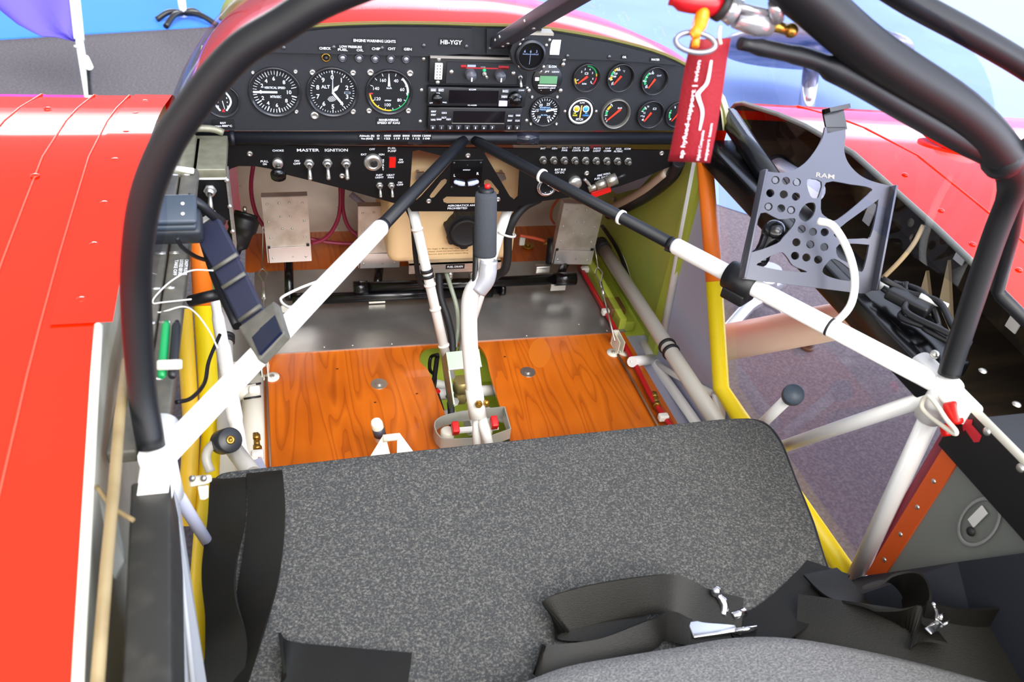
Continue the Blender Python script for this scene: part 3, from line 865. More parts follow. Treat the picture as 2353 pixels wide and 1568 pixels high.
for kx in (-.18, .42):
    MB(M @ T(w_*kx, -h_*.2, .002)).lathe([(h_*.40, 0), (h_*.38, .008), (h_*.34, .014), (.00001, .015)], 28).box(-.0012, .0012, -h_*.33, -h_*.05, .0145, .0158, 1).build('knob', [mat('knob_grey', '#4b4c52', .35), INK], t)
MB(M @ T(w_*.10, h_*.06, .002)).dome(.0035, .003, 12).build('indicator_lamp', mat('lamp_green', '#12a468', .2), t)
MB(M @ T(w_*.10, -h_*.14, .002)).cyl(.004, 0, .004, 6).tube([(0, 0, .003), (.003, -.003, .013)], [.0015, .0022], 8).build('toggle', SCREW, t)
for kx in (-.56, .70): MB(M @ T(w_*kx, -h_*.1, .002)).dome(.004, .0025, 10).build('mounting_screw', SCREW, t)
b = MB(M @ T(-w_*.82, 0, 0)).box(-.0065, .0065, -.0155, .012, 0, .004, 0, None, .001).dome(.004, .003, 10, 1, T(0, .018, 0)).dome(.004, .003, 10, 1, T(0, -.021, 0))
for i in range(5):
    for j in (-1, 1): b.cyl(.0009, .004, .0045, 8, 2, T(j*.0025, -.012 + i*.005, 0))
b.build('data_socket', [mat('socket_shell', '#cfcac4', .4), SCREW, BLK], t)
t, M, w_, h_ = unit('radio', 'black aircraft radio with blank display between the intercom and transponder', 'radio', 984, 200, 1206, 246, .012, BLK)
b = MB(M).box(-w_*.58, w_*.42, -h_*.62, h_*.72, 0, .0012); b.build('screen', DARKG, t)
b = MB(M @ T(0, 0, .0015))
b.text('ICOM', h_*.17, .0003, 0, None, w_*.14, 'c', True, -w_*.12, h_*.84); b.text('IC-A200', h_*.13, .0003, 0, None, w_*.18, 'c', True, -w_*.10, -h_*.82)
b.text('VOL', h_*.14, .0003, 0, None, None, 'c', True, -w_*.80, h_*.4); b.text('OFF', h_*.14, .0003, 0, None, None, 'c', True, -w_*.93, -h_*.62); b.text('PULL', h_*.14, .0003, 0, None, None, 'c', True, -w_*.66, -h_*.55)
b.text('COMM', h_*.14, .0003, 0, None, None, 'c', True, w_*.88, h_*.84)
b.build('lettering', INK, t, recalc=False)
for sx_, sy_, s_, wd in ((-.9, .75, 'DUAL', .06), (-.75, .75, 'EC', .06), (.55, .75, 'RCL', .07), (.54, .15, 'MEM', .07), (.53, -.6, '', .09)):
    b = MB(M @ T(w_*sx_, h_*sy_, 0)).box(-w_*wd, w_*wd, -h_*(.16 if s_ else .3), h_*(.16 if s_ else .3), 0, .003, 0, None, .0008)
    if s_: b.text(s_, h_*.2, .0033, 1, None, w_*wd*1.5, 'c', True)
    b.build('push_button', [mat('button_grey', '#6b6c72', .5) if s_ else mat('button_lilac', '#cfc4e0', .5), INK], t)
MB(M @ T(-w_*.82, -h_*.1, 0)).lathe([(.0085, 0), (.0085, .008), (.007, .010), (.00001, .010)], 24).build('knob', GLOSSB, t)
MB(M @ T(w_*.76, 0, 0)).lathe([(.012, 0), (.012, .008), (.010, .010), (.007, .010), (.007, .018), (.006, .019), (.00001, .019)], 28).build('knob', GLOSSB, t)
t, M, w_, h_ = unit('transponder', 'black transponder with a row of numbered keys at the foot of the radio stack', 'transponder', 985, 247, 1196, 299, .012, BLK)
b = MB(M).box(-w_*.48, w_*.62, -h_*.32, h_*.72, 0, .0012); b.build('screen', DARKG, t)
MB(M).box(-w_*.5, w_*.62, -h_*.40, -h_*.33, 0, .002).build('screen_edge', SCREW, t)
for i, s_ in enumerate('01234567 89'):
    if s_ == ' ': continue
    MB(M @ T(-w_*.90 + i*w_*.181, -h_*.72, 0)).box(-w_*.06, w_*.06, -h_*.19, h_*.19, 0, .003, 0, None, .0008).text(s_, h_*.2, .0033, 1, None, None, 'c', True, 0, -h_*.02).build('number_key', [mat('key_black', '#26272c', .4), INK], t)
for sx_, sy_, s_ in ((-.9, .7, 'IDENT'), (-.9, .4, 'STBY'), (-.9, -.05, 'VFR'), (-.68, .58, 'ON'), (-.68, .15, 'ALT'), (-.78, -.0, 'GND'), (-.58, 0, 'TST'), (.74, .35, 'FUNC'), (.9, .4, 'CRSR'), (.73, -.08, 'START'), (.9, -.08, 'CLR')):
    MB(M @ T(w_*sx_, h_*sy_, 0)).box(-w_*.06, w_*.06, -h_*.11, h_*.11, 0, .0025, 0, None, .0006).text(s_, h_*.13, .0028, 1, None, w_*.10, 'c', True).build('push_button', [mat('button_grey2', '#3e3f47', .5), INK], t)
# compass hung in front of the panel
p = pY(1218, 125, -.055); k = mpp(p); M = PF(p.x, p.z, -.055)
t = thing('magnetic_compass', 'black magnetic compass on the windscreen post in front of the panel', 'compass', M)
hs = MB(M)
out = [(-33, 40), (-28, 46), (50, 46), (52, 40), (45, 20), (48, 0), (42, -28), (30, -40), (-20, -40), (-40, -18), (-48, 5), (-42, 30)]
hs.plate([(x*k, y*k) for x, y in out], [], .022)
hs.lathe([(34*k, 0), (36*k, .006), (30*k, .009), (29*k, .006)], 40, 0).lathe([(29*k, .0065), (30*k, .0095), (31*k, .009)], 40, 0)
hs.build('housing', mat('compass_black', '#191a1e', .4), t, bevel=.0015)
MB(M).box(-34*k, 50*k, 44*k, 50*k, -.02, .001).build('top_bracket', mat('bracket_grey', '#b0a898', .35, .5), t)
b = MB(M).lathe([(.00001, .002), (28*k, .002)], 32, 0)
for i in range(21): b.quad(-18*k + i*1.8*k, -17.4*k + i*1.8*k, 0, (4 if i % 5 == 0 else 2.5)*k, .0024, 1)
for s_, x in (('6', -14), ('6', 0), ('3', 14)): b.text(s_, 6*k, .0024, 1, None, None, 'c', False, x*k, 8*k)
b.quad(-.4*k, .4*k, -22*k, 0, .0026, 1)
b.build('compass_card', [GLOSSB, mat('faint_ink', '#8fa0c8', .5)], t, recalc=False)
MB(M @ T(-14*k, 4*k, -.012)).ball((0, 0, 0), 28*k).build('side_bulge', mat('compass_black2', '#15171c', .3), t) if False else None
for sx_, sy_ in ((-22, 34), (42, 34), (-26, 22), (36, 22), (-22, -28), (36, -28)): MB(M @ T(sx_*k, sy_*k, .0)).dome(.003, .0025, 10).build('mounting_screw', SCREW, t)
MB(M @ T(0, 0, -.006)).lathe([(.00001, .030), (20*k, .024), (27*k, .008)], 32).build('cover_glass', CVR, t) if False else None
hb = MB(M @ T(10*k, 50*k, -.012)).box(-16*k, 14*k, 0, 8*k, -.006, .006, 0, None, .002).ball((8*k, 18*k, 0), 14*k)
hb.build('pivot_mount', GLOSSB, t)
# small toggle beside the intercom
def toggle(name, label, px, py, y, s=1.0, lean=-1, group=None, M=None, col=SCREW, cat='switch'):
    M = M or PFp(px, py, y)
    t = thing(name, label, cat, M, group)
    MB(M).cyl(.0065*s, 0, .0035*s, 6).lathe([(.0048*s, .0035*s), (.0045*s, .009*s), (.0025*s, .010*s)], 16).build('nut', col, t)
    MB(M).tube([(0, 0, .008*s), (0, lean*.012*s, .021*s)], [.0017*s, .0028*s], 10).dome(.0028*s, .0025*s, 10, 0, dirframe((0, lean*.012*s, .021*s), (0, lean*.5, 1))).build('lever', col, t)
    return t
toggle('toggle_switch', 'small silver toggle switch right of the intercom', 1193, 175, -.006, .9)
placard(pan, ['ON', 'OFF'], 1191, 188, 14, 6, -.0012, 7)
# ------------------------------------------------------------------ cross tube and switch panel
YT = -.002
a, b_ = pY(438, 318, YT), pY(1560, 318, YT)
t = thing('cross_tube', 'black steel tube running across below the instrument panel', 'tube', (a + b_) / 2)
m = MB().tube([a, b_], .0115, 20)
m.tube([pY(528, 318, YT), pY(540, 318, YT)], .0125, 20).tube([pY(935, 318, YT), pY(968, 318, YT)], .0118, 20, 1).tube([pY(1185, 318, YT), pY(1235, 318, YT)], .0118, 20, 1)
m.build('tube', [TUBEB, mat('clear_tape', '#1e2028', .15)], t)
for px, s1, s2 in ((843, 'Altitude (ft)', 'Vno (KIAS)'), (869, '0', '130'), (890, '4000', '122'), (912, '6000', '119'), (933, '8000', '115'), (957, '10000', '112'), (980, '12000', '108')):
    p = pY(px, 315, YT - .0118); k = mpp(p)
    wd = 38 if len(s1) > 6 else 4 + 3.6*len(s1)
    MB(PF(p.x, p.z, p.y)).box(-wd*k/2 - .001, wd*k/2 + .001, -.0055, .0055, -.0035, 0, 0).text(s1, 4.4*k, .0003, 1, None, wd*k*.9, 'c', True, 0, .0024).text(s2, 4.4*k, .0003, 1, None, wd*k*.72, 'c', True, 0, -.0026).build('placard', [BLK, INK], t, recalc=False)
YP = .004
def P2(pts, y=YP): return [(q.x, q.z) for q in (pY(px, py, y) for px, py in pts)]
sub = thing('switch_panel', 'black sheet switch panel with V shaped middle hung under the cross tube', 'switch panel', PF(0, .44, YP))
out = [(512, 333), (1553, 346), (1552, 378), (1480, 408), (1425, 428), (1350, 448), (1250, 462), (1192, 474), (1184, 486), (946, 486), (938, 474), (905, 467), (780, 432), (660, 402), (620, 388), (585, 382), (548, 382), (530, 388), (516, 402)]
cutL = [(948, 348), (962, 345), (1030, 362), (1040, 372), (968, 452), (958, 461), (944, 459), (941, 448)]
cutR = [(1113, 352), (1125, 343), (1190, 358), (1195, 368), (1190, 452), (1182, 460), (1172, 452)]
slL = [(990, 446), (987, 452), (991, 457), (998, 455), (1026, 422), (1028, 414), (1022, 411), (1014, 415)]
slR = [(1113, 415), (1120, 412), (1128, 416), (1147, 440), (1146, 448), (1138, 448), (1130, 442), (1112, 424)]
slB = [(1026, 452), (1018, 458), (1020, 466), (1028, 469), (1130, 468), (1136, 461), (1130, 453)]
b = MB(PF(0, 0, YP)).plate(P2(out), [P2(cutL), P2(cutR), P2(slL), P2(slR), P2(slB)], .003)
b.build('sheet', SUBP, sub)
for px, py in ((574, 353), (786, 404), (1075, 357), (985, 462), (1144, 458), (1520, 352), (1348, 398)):
    MB().lathe([(.005, 0), (.0045, .002), (.0025, .003), (.002, .0015), (.00001, .0015)], 14, 0, PFp(px, py, YP)).build('panel_screw', SCREW, sub)
PL = YP - .0004
for ln, px, py, wd, h, kw in [
    (['CHOKE'], 639, 346, 25, 5.5, {}), (['PULL', 'ON'], 608, 374, 17, 5.5, dict(gap=7)), (['MASTER'], 708, 345, 50, 8, {}), (['IGNITION'], 773, 345, 52, 8, {}),
    (['ON', 'OFF'], 682, 373, 16, 5.5, dict(gap=7)), (['OFF'], 855, 343, 13, 5.5, {}), (['EXT'], 836, 355, 13, 5, {}), (['IGN'], 877, 355, 12, 5, {}),
    (['S', 'T', 'A', 'R', 'T'], 880.5, 379, 4, 5, dict(gap=6)), (['FUEL', 'PUMP'], 901, 344, 19, 5.5, dict(gap=7)), (['ON', 'OFF'], 921, 370, 13, 5, dict(gap=6.5)),
    (['INST', 'LIGHT'], 872, 405, 19, 5, dict(gap=6)), (['HEAT', 'FAN'], 898, 405, 18, 5, dict(gap=6)), (['ON', 'OFF'], 919, 422, 15, 5, dict(gap=6)),
    (['BAT'], 1248, 341, 12, 5, {}), (['GEN'], 1274, 341, 13, 5, {}), (['EXT', 'PWR'], 1298, 343, 14, 5, dict(gap=6)), (['PROP', 'CONTR'], 1325, 343, 21, 5, dict(gap=6)),
    (['FUEL', 'PUMP'], 1347, 343, 16, 5, dict(gap=6)), (['INSTR', 'LIGHT'], 1372, 344, 18, 5, dict(gap=6)), (['VHF', 'COMM'], 1396, 344, 18, 5, dict(gap=6)),
    (['XPDR', 'ALTENC'], 1421, 345, 22, 5, dict(gap=6)), (['ICOM'], 1442, 342, 15, 5, {}), (['BAT BUS', '12V DC'], 1287, 393, 26, 5.5, dict(gap=7)),
    (['FIRE WALL', 'FUEL SHUT-OFF'], 1388, 404, 46, 5.5, dict(gap=7, rot=.22)), (['AEROBATICS AND SPINS', 'PROHIBITED'], 1074, 475, 92, 5.5, dict(gap=7, align='l'))]:
    placard(sub, ln, px, py, wd, h, PL, pad=1.5, base=SUBP, **kw)
# the switches, breakers and knobs in it
toggle('toggle_switch', 'silver toggle switch below the MASTER label', 710, 374, YP, 1.35, group='large toggle switches')
toggle('toggle_switch', 'silver toggle switch below the IGNITION label, left one of two', 752, 373, YP, 1.35, group='large toggle switches')
toggle('toggle_switch', 'silver toggle switch below the IGNITION label, right one nearer the key', 795, 373, YP, 1.35, group='large toggle switches')
toggle('toggle_switch', 'little toggle switch below the INST LIGHT label', 872, 425, YP, 1.0)
toggle('toggle_switch', 'little toggle switch below the HEAT FAN label', 899, 425, YP, 1.0)
M = PFp(638, 372, YP)
t = thing('choke_knob', 'black pull knob on silver collar below the CHOKE label', 'knob', M)
MB(M).cyl(.009, 0, .010, 20, 0, None, .001).build('collar', SCREW, t)
MB(M @ RX(.45)).cyl(.004, .006, .022, 12, 0).lathe([(.00001, .018), (.010, .019), (.0135, .026), (.0125, .033), (.00001, .035)], 24).build('knob', GLOSSB, t)
M = PFp(857, 373, YP)
t = thing('ignition_lock', 'round silver key lock between the IGN and OFF labels', 'lock', M)
MB(M).lathe([(.0165, 0), (.0165, .002), (.013, .006), (.0085, .007), (.008, .0055), (.00001, .0055)], 36).build('escutcheon', SCREW, t)
MB(M @ T(.001, 0, .0056)).cyl(.0065, 0, .002, 24).box(-.0009, .0009, -.004, .004, .002, .0023, 1).build('key_barrel', [STEEL, BLK], t)
M = PFp(901, 372, YP)
t = thing('rocker_switch', 'small red rocker switch below the left FUEL PUMP label', 'switch', M)
MB(M).box(-.0075, .0075, -.012, .012, 0, .002).build('frame', BLK, t)
MB(M).add([(-.0055, -.010, .002), (.0055, -.010, .002), (.0055, -.010, .003), (-.0055, -.010, .003), (-.0055, .010, .008), (.0055, .010, .008), (.0055, .010, .002), (-.0055, .010, .002)], [(0, 1, 2, 3), (3, 2, 5, 4), (4, 5, 6, 7), (0, 3, 4, 7), (1, 6, 5, 2)]).build('rocker', REDP, t)
NB = ['BAT', 'GEN', 'EXT PWR', 'PROP CONTR', 'right hand FUEL PUMP', 'INSTR LIGHT', 'VHF COMM', 'XPDR ALTENC', 'ICOM']
first = None
for i, nm in enumerate(NB):
    px, py = 1247 + i * 24.4, 366 + i * .4
    M = PFp(px, py, YP)
    if first is None:
        first = thing('circuit_breaker', '', 'circuit breaker', M, 'circuit breakers in the row right of the V')
        MB(M).cyl(.0075, 0, .003, 6).lathe([(.006, .003), (.006, .006), (.0052, .007), (.0052, .009)], 18).build('collar', SCREW, first)
        MB(M).cyl(.0042, .006, .013, 16, 0, None, .0008).build('push_button', mat('breaker_button', '#7c7a74', .3, .7), first)
        o = first
    else: o = dup(first, M)
    o['label'] = 'silver push-in circuit breaker below the %s label' % nm if nm != 'ICOM' else 'silver push-in circuit breaker at the right end of the breaker row'
# slip indicator in the middle
M = PFp(1072, 398, YP)
t = thing('slip_indicator', 'small black slip indicator with curved pale glass tube between L and R', 'indicator', M)
k = mpp(pY(1072, 398, YP))
MB(M).box(-37*k, 37*k, -28*k, 34*k, 0, .002, 0, None, .0008).build('face', GLOSSB, t)
for sg in (-1, 1):
    pts = [(sg*4*k, -25*k + 0, .004), (sg*14*k, -23.5*k, .004), (sg*25*k, -20*k, .004)]
    MB(M).tube(pts, [5.2*k, 5.8*k, 5.0*k], 14, 0, 5).ball(pts[2], 5*k).build('glass_tube', mat('tube_pale', '#b9c6e8', .15), t)
b = MB(M @ T(0, 0, .0023)).text('winter', 4.5*k, 0, 0, None, 18*k, 'c', False, -1*k, 10*k).text('L', 6.5*k, 0, 0, None, None, 'c', True, -28*k, -4*k).text('R', 6.5*k, 0, 0, None, None, 'c', True, 26*k, 0)
b.build('lettering', INK, t, recalc=False)
b = MB(M @ T(0, 0, .002))
for x, y in ((-31, 27), (31, 27), (-33, -34), (31, -34), (0, 21), (-1, -31)): b.dome(.0022 if abs(x) > 5 else .0012, .001, 8, 0, T(x*k, y*k, 0))
b.build('mounting_screws', SCREWD, t)
# power socket, fuel valve, connector
M = PFp(1256, 428, YP)
t = thing('power_socket', 'chrome ringed power socket with hinged lid under the BAT BUS label', 'socket', M)
MB(M).lathe([(.020, 0), (.020, .004), (.016, .006), (.014, .004), (.014, -.004)], 32).cyl(.014, -.006, -.004, 24, 1).build('ring', [CHROME, BLK], t)
MB(M @ T(.004, .010, .004) @ RZ(-.55)).box(-.021, .026, -.006, .006, 0, .008, 0, None, .003).build('lid', CHROME, t)
MB(M @ T(-.017, .018, .003)).ball((0, 0, 0), .005).build('lamp', mat('lamp_teal', '#0f9c82', .3), t)
M = PFp(1320, 418, YP)
t = thing('shut_off_knob', 'round silver knob half hidden behind the black brace right of the power socket', 'knob', M)
MB(M).lathe([(.013, 0), (.013, .008), (.010, .011), (.00001, .011)], 28).build('knob', SCREW, t)
MB(M).tube([(.014, .012, .012), (.026, .0, .012), (.03, -.012, .010)], .003, 10, 0, 5).build('lever', SCREW, t)
p = pY(1378, 426, YP)
t = thing('bulkhead_connector', 'threaded metal connector with red end under the FUEL SHUT-OFF label', 'connector', p)
d = (pY(1430, 408, YP - .01) - pY(1350, 440, YP - .01))
Fm = dirframe(pY(1352, 436, YP - .016), d)
L = d.length
MB(Fm).cyl(.006, 0, L*.3, 20).cyl(.009, L*.22, L*.5, 8).cyl(.011, L*.5, L*.8, 24).build('body', mat('nickel', '#a8a294', .3, .8), t)
MB(Fm).cyl(.004, L*.8, L*1.05, 12).build('stem', BLK, t)
MB(T(*pY(1378, 440, YP - .006))).box(-.018, .022, -.004, .004, -.008, .006, 0, RY(-.35), .002).build('red_tab', REDP, t)

# ------------------------------------------------------------------ brace tubes from the cross tube to the sill joints
JL, JR = V((-.45, -.743, .476)), V((.45, -.741, .477))
J0L, J0R = pY(1066, 322, -.012), pY(1090, 322, -.012)
def brace(name, label, j0, j1, f0, r0, r1, ties, seam=None):
    t = thing(name, label, 'tube', (j0 + j1) / 2)
    k = j0.lerp(j1, f0)
    MB().tube([j0, j0.lerp(j1, .015), k], [r0*.8, r0, r0], 18).tube([k.lerp(j0, .02), k.lerp(j1, .0)], r0*1.08, 18).build('black_end', TUBEB, t)
    mb_ = MB().tube([k, k.lerp(j1, .01), j1], [r1*.85, r1, r1], 20)
    if seam: mb_.tube([j0.lerp(j1, seam), j0.lerp(j1, seam + .004)], r1*1.03, 20, 1)
    mb_.build('white_tube', [WHT, RUB], t)
    for f_ in ties:
        c = j0.lerp(j1, f_)
        MB(dirframe(c, j1 - j0)).lathe([(r0, -.0025), (r0*1.22, -.0025), (r0*1.22, .0025), (r0, .0025)], 20).build('cable_tie', IVORY, t)
    return t
BRL = brace('brace_tube', 'brace tube running down left from below the panel, black end then white', J0L, JL + V((.0, .0, 0)), .405, .0098, .0125, [])
brace('brace_tube', 'brace tube running down right from below the panel with cable ties', J0R, JR, .515, .0095, .0125, [.195, .395], .815)
# thin wire clip on the left tube
q = [pc(735, 645, 1.22), pc(690, 662, 1.20), pc(650, 682, 1.18), pc(646, 692, 1.17), pc(655, 702, 1.16), pc(672, 710, 1.15)]
MB().tube(q, .0020, 8, 0, 4).build('wire_clip', IVORY, BRL)
# white sill joint sleeves
for j, s_, lb in ((JL, -1, 'white welded sleeve where the left brace meets the black hoop'), (JR, 1, 'white welded joint where the right brace meets the black hoop')):
    t = thing('frame_joint', lb, 'joint', j)
    MB().tube([j + V((0, 0, -.05)), j + V((0, -.004, .012))], .0165, 20).tube([j + V((0, .05, 0)), j + V((0, -.05, .0))], .0155, 20).build('sleeve', WHT, t)
    if s_ > 0:
        MB().ball(j + V((.0, .035, .024)), .006).build('bolt', SCREW, t)
# diagonals below the joints
t = thing('side_brace', 'white tube slanting forward and down from the right frame joint', 'tube', JR)
MB().tube([JR + V((0, 0, -.01)), V((.45, -.50, .125))], .0105, 16).build('tube', WHT, t)
t = thing('side_brace', 'white rear door post tube slanting down from the right frame joint', 'tube', JR)
MB().tube([JR + V((0, 0, -.01)), V((.452, -.765, .125))], .0125, 16).build('tube', WHT, t)
t = thing('side_brace', 'grey tube slanting down inside below the left frame joint', 'tube', JL)
MB().tube([JL + V((0.0, 0, -.01)), V((-.435, -.60, .14))], .0070, 16).build('tube', GREY, t)

# ------------------------------------------------------------------ fuel tank behind the switch panel
y0, y1 = .095, .34
x0, x1 = pY(893, 480, y0).x, pY(1196, 480, y0).x
z0, z1 = pY(1040, 606, y0).z, pY(1040, 372, y0).z
t = thing('fuel_tank', 'cream plastic fuel tank behind the V of the switch panel', 'fuel tank', ((x0+x1)/2, (y0+y1)/2, z0))
MB().box(x0, x1, y0, y1, z0, z1, 0, None, .022).build('tank_body', TANK, t)
p = pY(1064, 520, y0); k = mpp(p); M = PF(p.x, p.z, y0)
b = MB(M)
prof = []
for i in range(48):
    a = 2*PI*i/48; prof.append(((42 + 5*(1 if math.sin(a*7) > .55 else 0))*k*math.cos(a), (42 + 5*(1 if math.sin(a*7) > .55 else 0))*k*math.sin(a)))
b.plate(prof, [], .022, 0, T(0, 0, .022))
b.lathe([(36*k, .022), (34*k, .030), (30*k, .031), (26*k, .029), (.00001, .031)], 32)
cap = b.build('filler_cap', RUB, t, bevel=.0015)
b = MB(PF(0, 0, y0 - .0004))
for i, s_ in enumerate(('For Avgas or Mogas only, keep filler cap', 'closed, check fuel level before take off', 'Remove dust and water before filling')):
    q = pY(1030, 571 + i*6, y0 - .0006); b.text(s_, 3.6*k, 0, 0, None, 95*k, 'c', False, q.x, q.z)
b.build('printing', mat('print_brown', '#6b5326', .5), t, recalc=False)
for lug, sc2 in (([(1120, 396), (1160, 400), (1164, 412), (1152, 418), (1120, 414)], (1157, 408)), ([(958, 398), (975, 396), (975, 416), (960, 420), (954, 410)], (964, 408))):
    MB(PF(0, 0, .07)).plate(P2(lug, .07), [], .004).build('mounting_lug', SCREW, t)
    q = pY(*sc2, .07); MB().tube([q, V((q.x, y0, q.z))], .004, 10).build('lug_bolt', SCREW, t)
# tank shelf with drain
yb = .085
x0, x1 = pY(940, 614, yb).x, pY(1150, 614, yb).x
za, zb = pY(1040, 626, yb).z, pY(1040, 604, yb).z
t = thing('tank_bracket', 'aluminium angle shelf under the tank marked FUEL DRAIN', 'bracket', ((x0+x1)/2, yb, za))
MB().box(x0, x1, yb, yb + .003, za, zb, 0).box(x0, x1, yb, y1, zb - .003, zb).build('angle', ALU, t)
placard(t, ['FUEL DRAIN'], 1046, 613, 36, 6, yb - .0004, pad=4)
for px in (1000, 1034, 1086):
    q = pY(px, 628, yb + .02)
    MB(T(q.x, q.y, q.z)).cyl(.008, -.012, .006, 6).cyl(.005, -.022, -.012, 12).build('fitting', SCREW, t)

# ------------------------------------------------------------------ white centre tubes, hoses
t = thing('centre_tube', 'white tube from the switch panel down to the floor slot, left of the hoses', 'tube', pZ(1030, 850, 0))
L0, L1 = pY(946, 470, .03), pZ(1036, 868, -.03)
MB().tube([L0, L1], .0098, 18).build('tube', WHT2, t)
for f_ in (.13, .44, .58, .80):
    c = L0.lerp(L1, f_)
    MB(dirframe(c, L1 - L0)).lathe([(.009, -.002), (.0118, -.002), (.0118, .002), (.009, .002)], 18).build('cable_tie', IVORY, t)
for f_ in (.36, .39):
    MB(dirframe(L0.lerp(L1, f_), L1 - L0)).lathe([(.009, -.003), (.0125, -.003), (.0125, .003), (.009, .003)], 18).build('rubber_ring', RUB, t)
t = thing('centre_tube', 'white tube from the switch panel down to the floor slot, behind the control stick', 'tube', pZ(1060, 800, 0))
R0, R1 = pY(1170, 470, .03), pZ(1050, 845, -.03)
MB().tube([R0, R1], .0098, 18).build('tube', WHT2, t)
tag(MB().tube([pY(935, 476, .05), pY(948, 510, .04), pY(954, 580, .03), pY(962, 640, .02), pY(975, 662, .015)], .0052, 10, 0, 5).build('black_cable', BLK), 'black cable tied beside the left white centre tube', 'cable')
tag(MB().tube([pY(1240, 456, .05), pY(1205, 475, .04), pY(1180, 505, .03), pY(1168, 540, .03), pY(1166, 590, .03), pY(1160, 620, .03), pY(1145, 630, .04), pY(1137, 636, .05)], .0088, 14, 0, 6).build('fuel_hose', RUB), 'thick black rubber hose curving round the right of the fuel tank', 'hose')
MBt = MB(dirframe(R0.lerp(R1, .16) + V((.012, -.004, 0)), R1 - R0)).lathe([(.018, -.002), (.0195, -.002), (.0195, .002), (.018, .002)], 22)
tag(MBt.build('cable_tie', IVORY), 'white cable tie joining the black hose to the right centre tube', 'cable tie')
tag(MB().tube([pY(1008, 625, .10), pY(1012, 680, .06), pY(1028, 730, .03), pZ(1038, 775, .03), pZ(1040, 812, .01)], .0078, 12, 0, 6).build('drain_hose', RUB), 'black rubber hose dropping from the tank bracket to the floor slot', 'hose')
tag(MB().tube([pY(1024, 625, .10), pY(1036, 660, .06), pY(1050, 710, .03), pZ(1052, 760, .03), pZ(1046, 800, .01)], .0048, 10, 0, 6).build('clear_hose', HOSEC), 'thin clear hose beside the black drain hose', 'hose')

# ------------------------------------------------------------------ control stick
S = [pc(1117, 442, 1.30), pc(1115, 588, 1.34), pc(1116, 618, 1.345), pc(1108, 645, 1.35), pc(1085, 672, 1.355), pc(1078, 715, 1.365), pc(1080, 800, 1.385), pc(1090, 900, 1.40), pc(1098, 960, 1.41)]
t = thing('control_stick', 'white cranked control stick with grey foam grip and red button', 'control stick', pZ(1105, 1025, 0))
MB().tube([S[1].lerp(S[0], .1)] + S[1:], [.0135, .0135, .0135, .0145, .0145, .014, .0138, .0138, .0138, .0138], 20, 0, 6).tube([S[7].lerp(S[8], -.1), S[8]], .0150, 20).build('shaft', WHT2, t)
b = MB().tube([pc(1123, 598, 1.335), pc(1117, 640, 1.345), pc(1098, 668, 1.352)], [.0145, .0152, .0150], 20, 0, 6)
b.build('crank_tube', mat('stick_alu', '#cfcfd4', .3, .5), t)
ax = S[0] - S[1]
b = MB(dirframe(S[1], ax)); L = ax.length
b.lathe([(.00001, 0), (.0172, .0), (.0185, .004), (.0178, L*.5), (.0175, L*.92), (.0160, L), (.00001, L)], 28).build('foam_grip', FOAM, t)
b = MB(dirframe(S[0], ax)).lathe([(.012, -.002), (.0125, .003), (.0115, .006), (.00001, .006)], 24).build('end_cap', BLK, t)
MB(dirframe(S[0], ax)).cyl(.0045, .006, .013, 16, 0, T(-.002, 0, 0), .001).build('push_button', mat('red_button', '#ff1c18', .25), t)
MB().tube([pc(1093, 520, 1.33), pc(1094, 590, 1.34), pc(1092, 640, 1.345), pc(1090, 655, 1.345)], .0055, 10, 0, 5).build('switch_cable', BLK, t)
E0 = S[8]
b = MB().tube([E0, pc(1096, 1030, 1.42)], [.009, .0085], 12).tube([E0 + V((.006, 0, 0)), pc(1113, 985, 1.40), pc(1125, 1030, 1.41)], [.0095, .009, .0088], 12)
b.build('fork', WHT2, t)
MB(dirframe(pc(1100, 927, 1.385), (-.2, -1, .2))).cyl(.0065, 0, .006, 6).cyl(.004, .006, .010, 10).build('bolt', BRASS, t)
MB(dirframe(pc(1112, 925, 1.40), (1, -.5, 0))).cyl(.006, 0, .008, 6).build('bolt', BRASS, t)

# ------------------------------------------------------------------ things in the floor slot
yA = -.05
M = frame(pc(1062, 828, 1.60), (1, .05, 0), (0, .8, .6))
t = thing('valve_bracket', 'grey zinc plated bracket with brass hexagon valve in the floor slot', 'bracket', M)
MB(M).box(-.030, .036, -.016, .018, 0, .003).box(-.030, -.027, -.085, .018, -.05, 0).build('sheet', ZINC, t)
MB(M).box(-.030, .036, -.0175, -.0155, -.004, .004).build('bright_edge', WHT2, t)
Mv = frame(pc(1060, 888, 1.62), (1, .05, 0), (0, .3, .95))
MB(Mv).cyl(.017, -.004, .022, 6, 0, RX(-PI/2.4) @ T(0, 0, -.006)).cyl(.014, -.03, .0, 6, 0, RX(-PI/2.4) @ T(0, 0, -.006)).build('valve_body', mat('valve_brass', '#8f8050', .4, .5), t)
t = thing('frame_tube', 'white frame tubes crossing under the floor slot', 'tube', (0, -.1, -.07))
b = MB()
b.tube([(-.11, -.02, -.05), (-.01, -.07, -.055)], .010, 12).tube([(-.11, -.105, -.04), (.10, -.105, -.04)], .012, 12).tube([(-.11, -.18, -.05), (-.02, -.15, -.05)], .010, 12).tube([(.03, -.16, -.05), (.10, -.19, -.05)], .010, 12).tube([(-.07, -.17, -.08), (-.05, -.40, -.08)], .016, 14).tube([(.0, -.19, -.05), (.05, -.18, -.05)], [.022, .026], 16)
b.build('tube', WHT2, t)
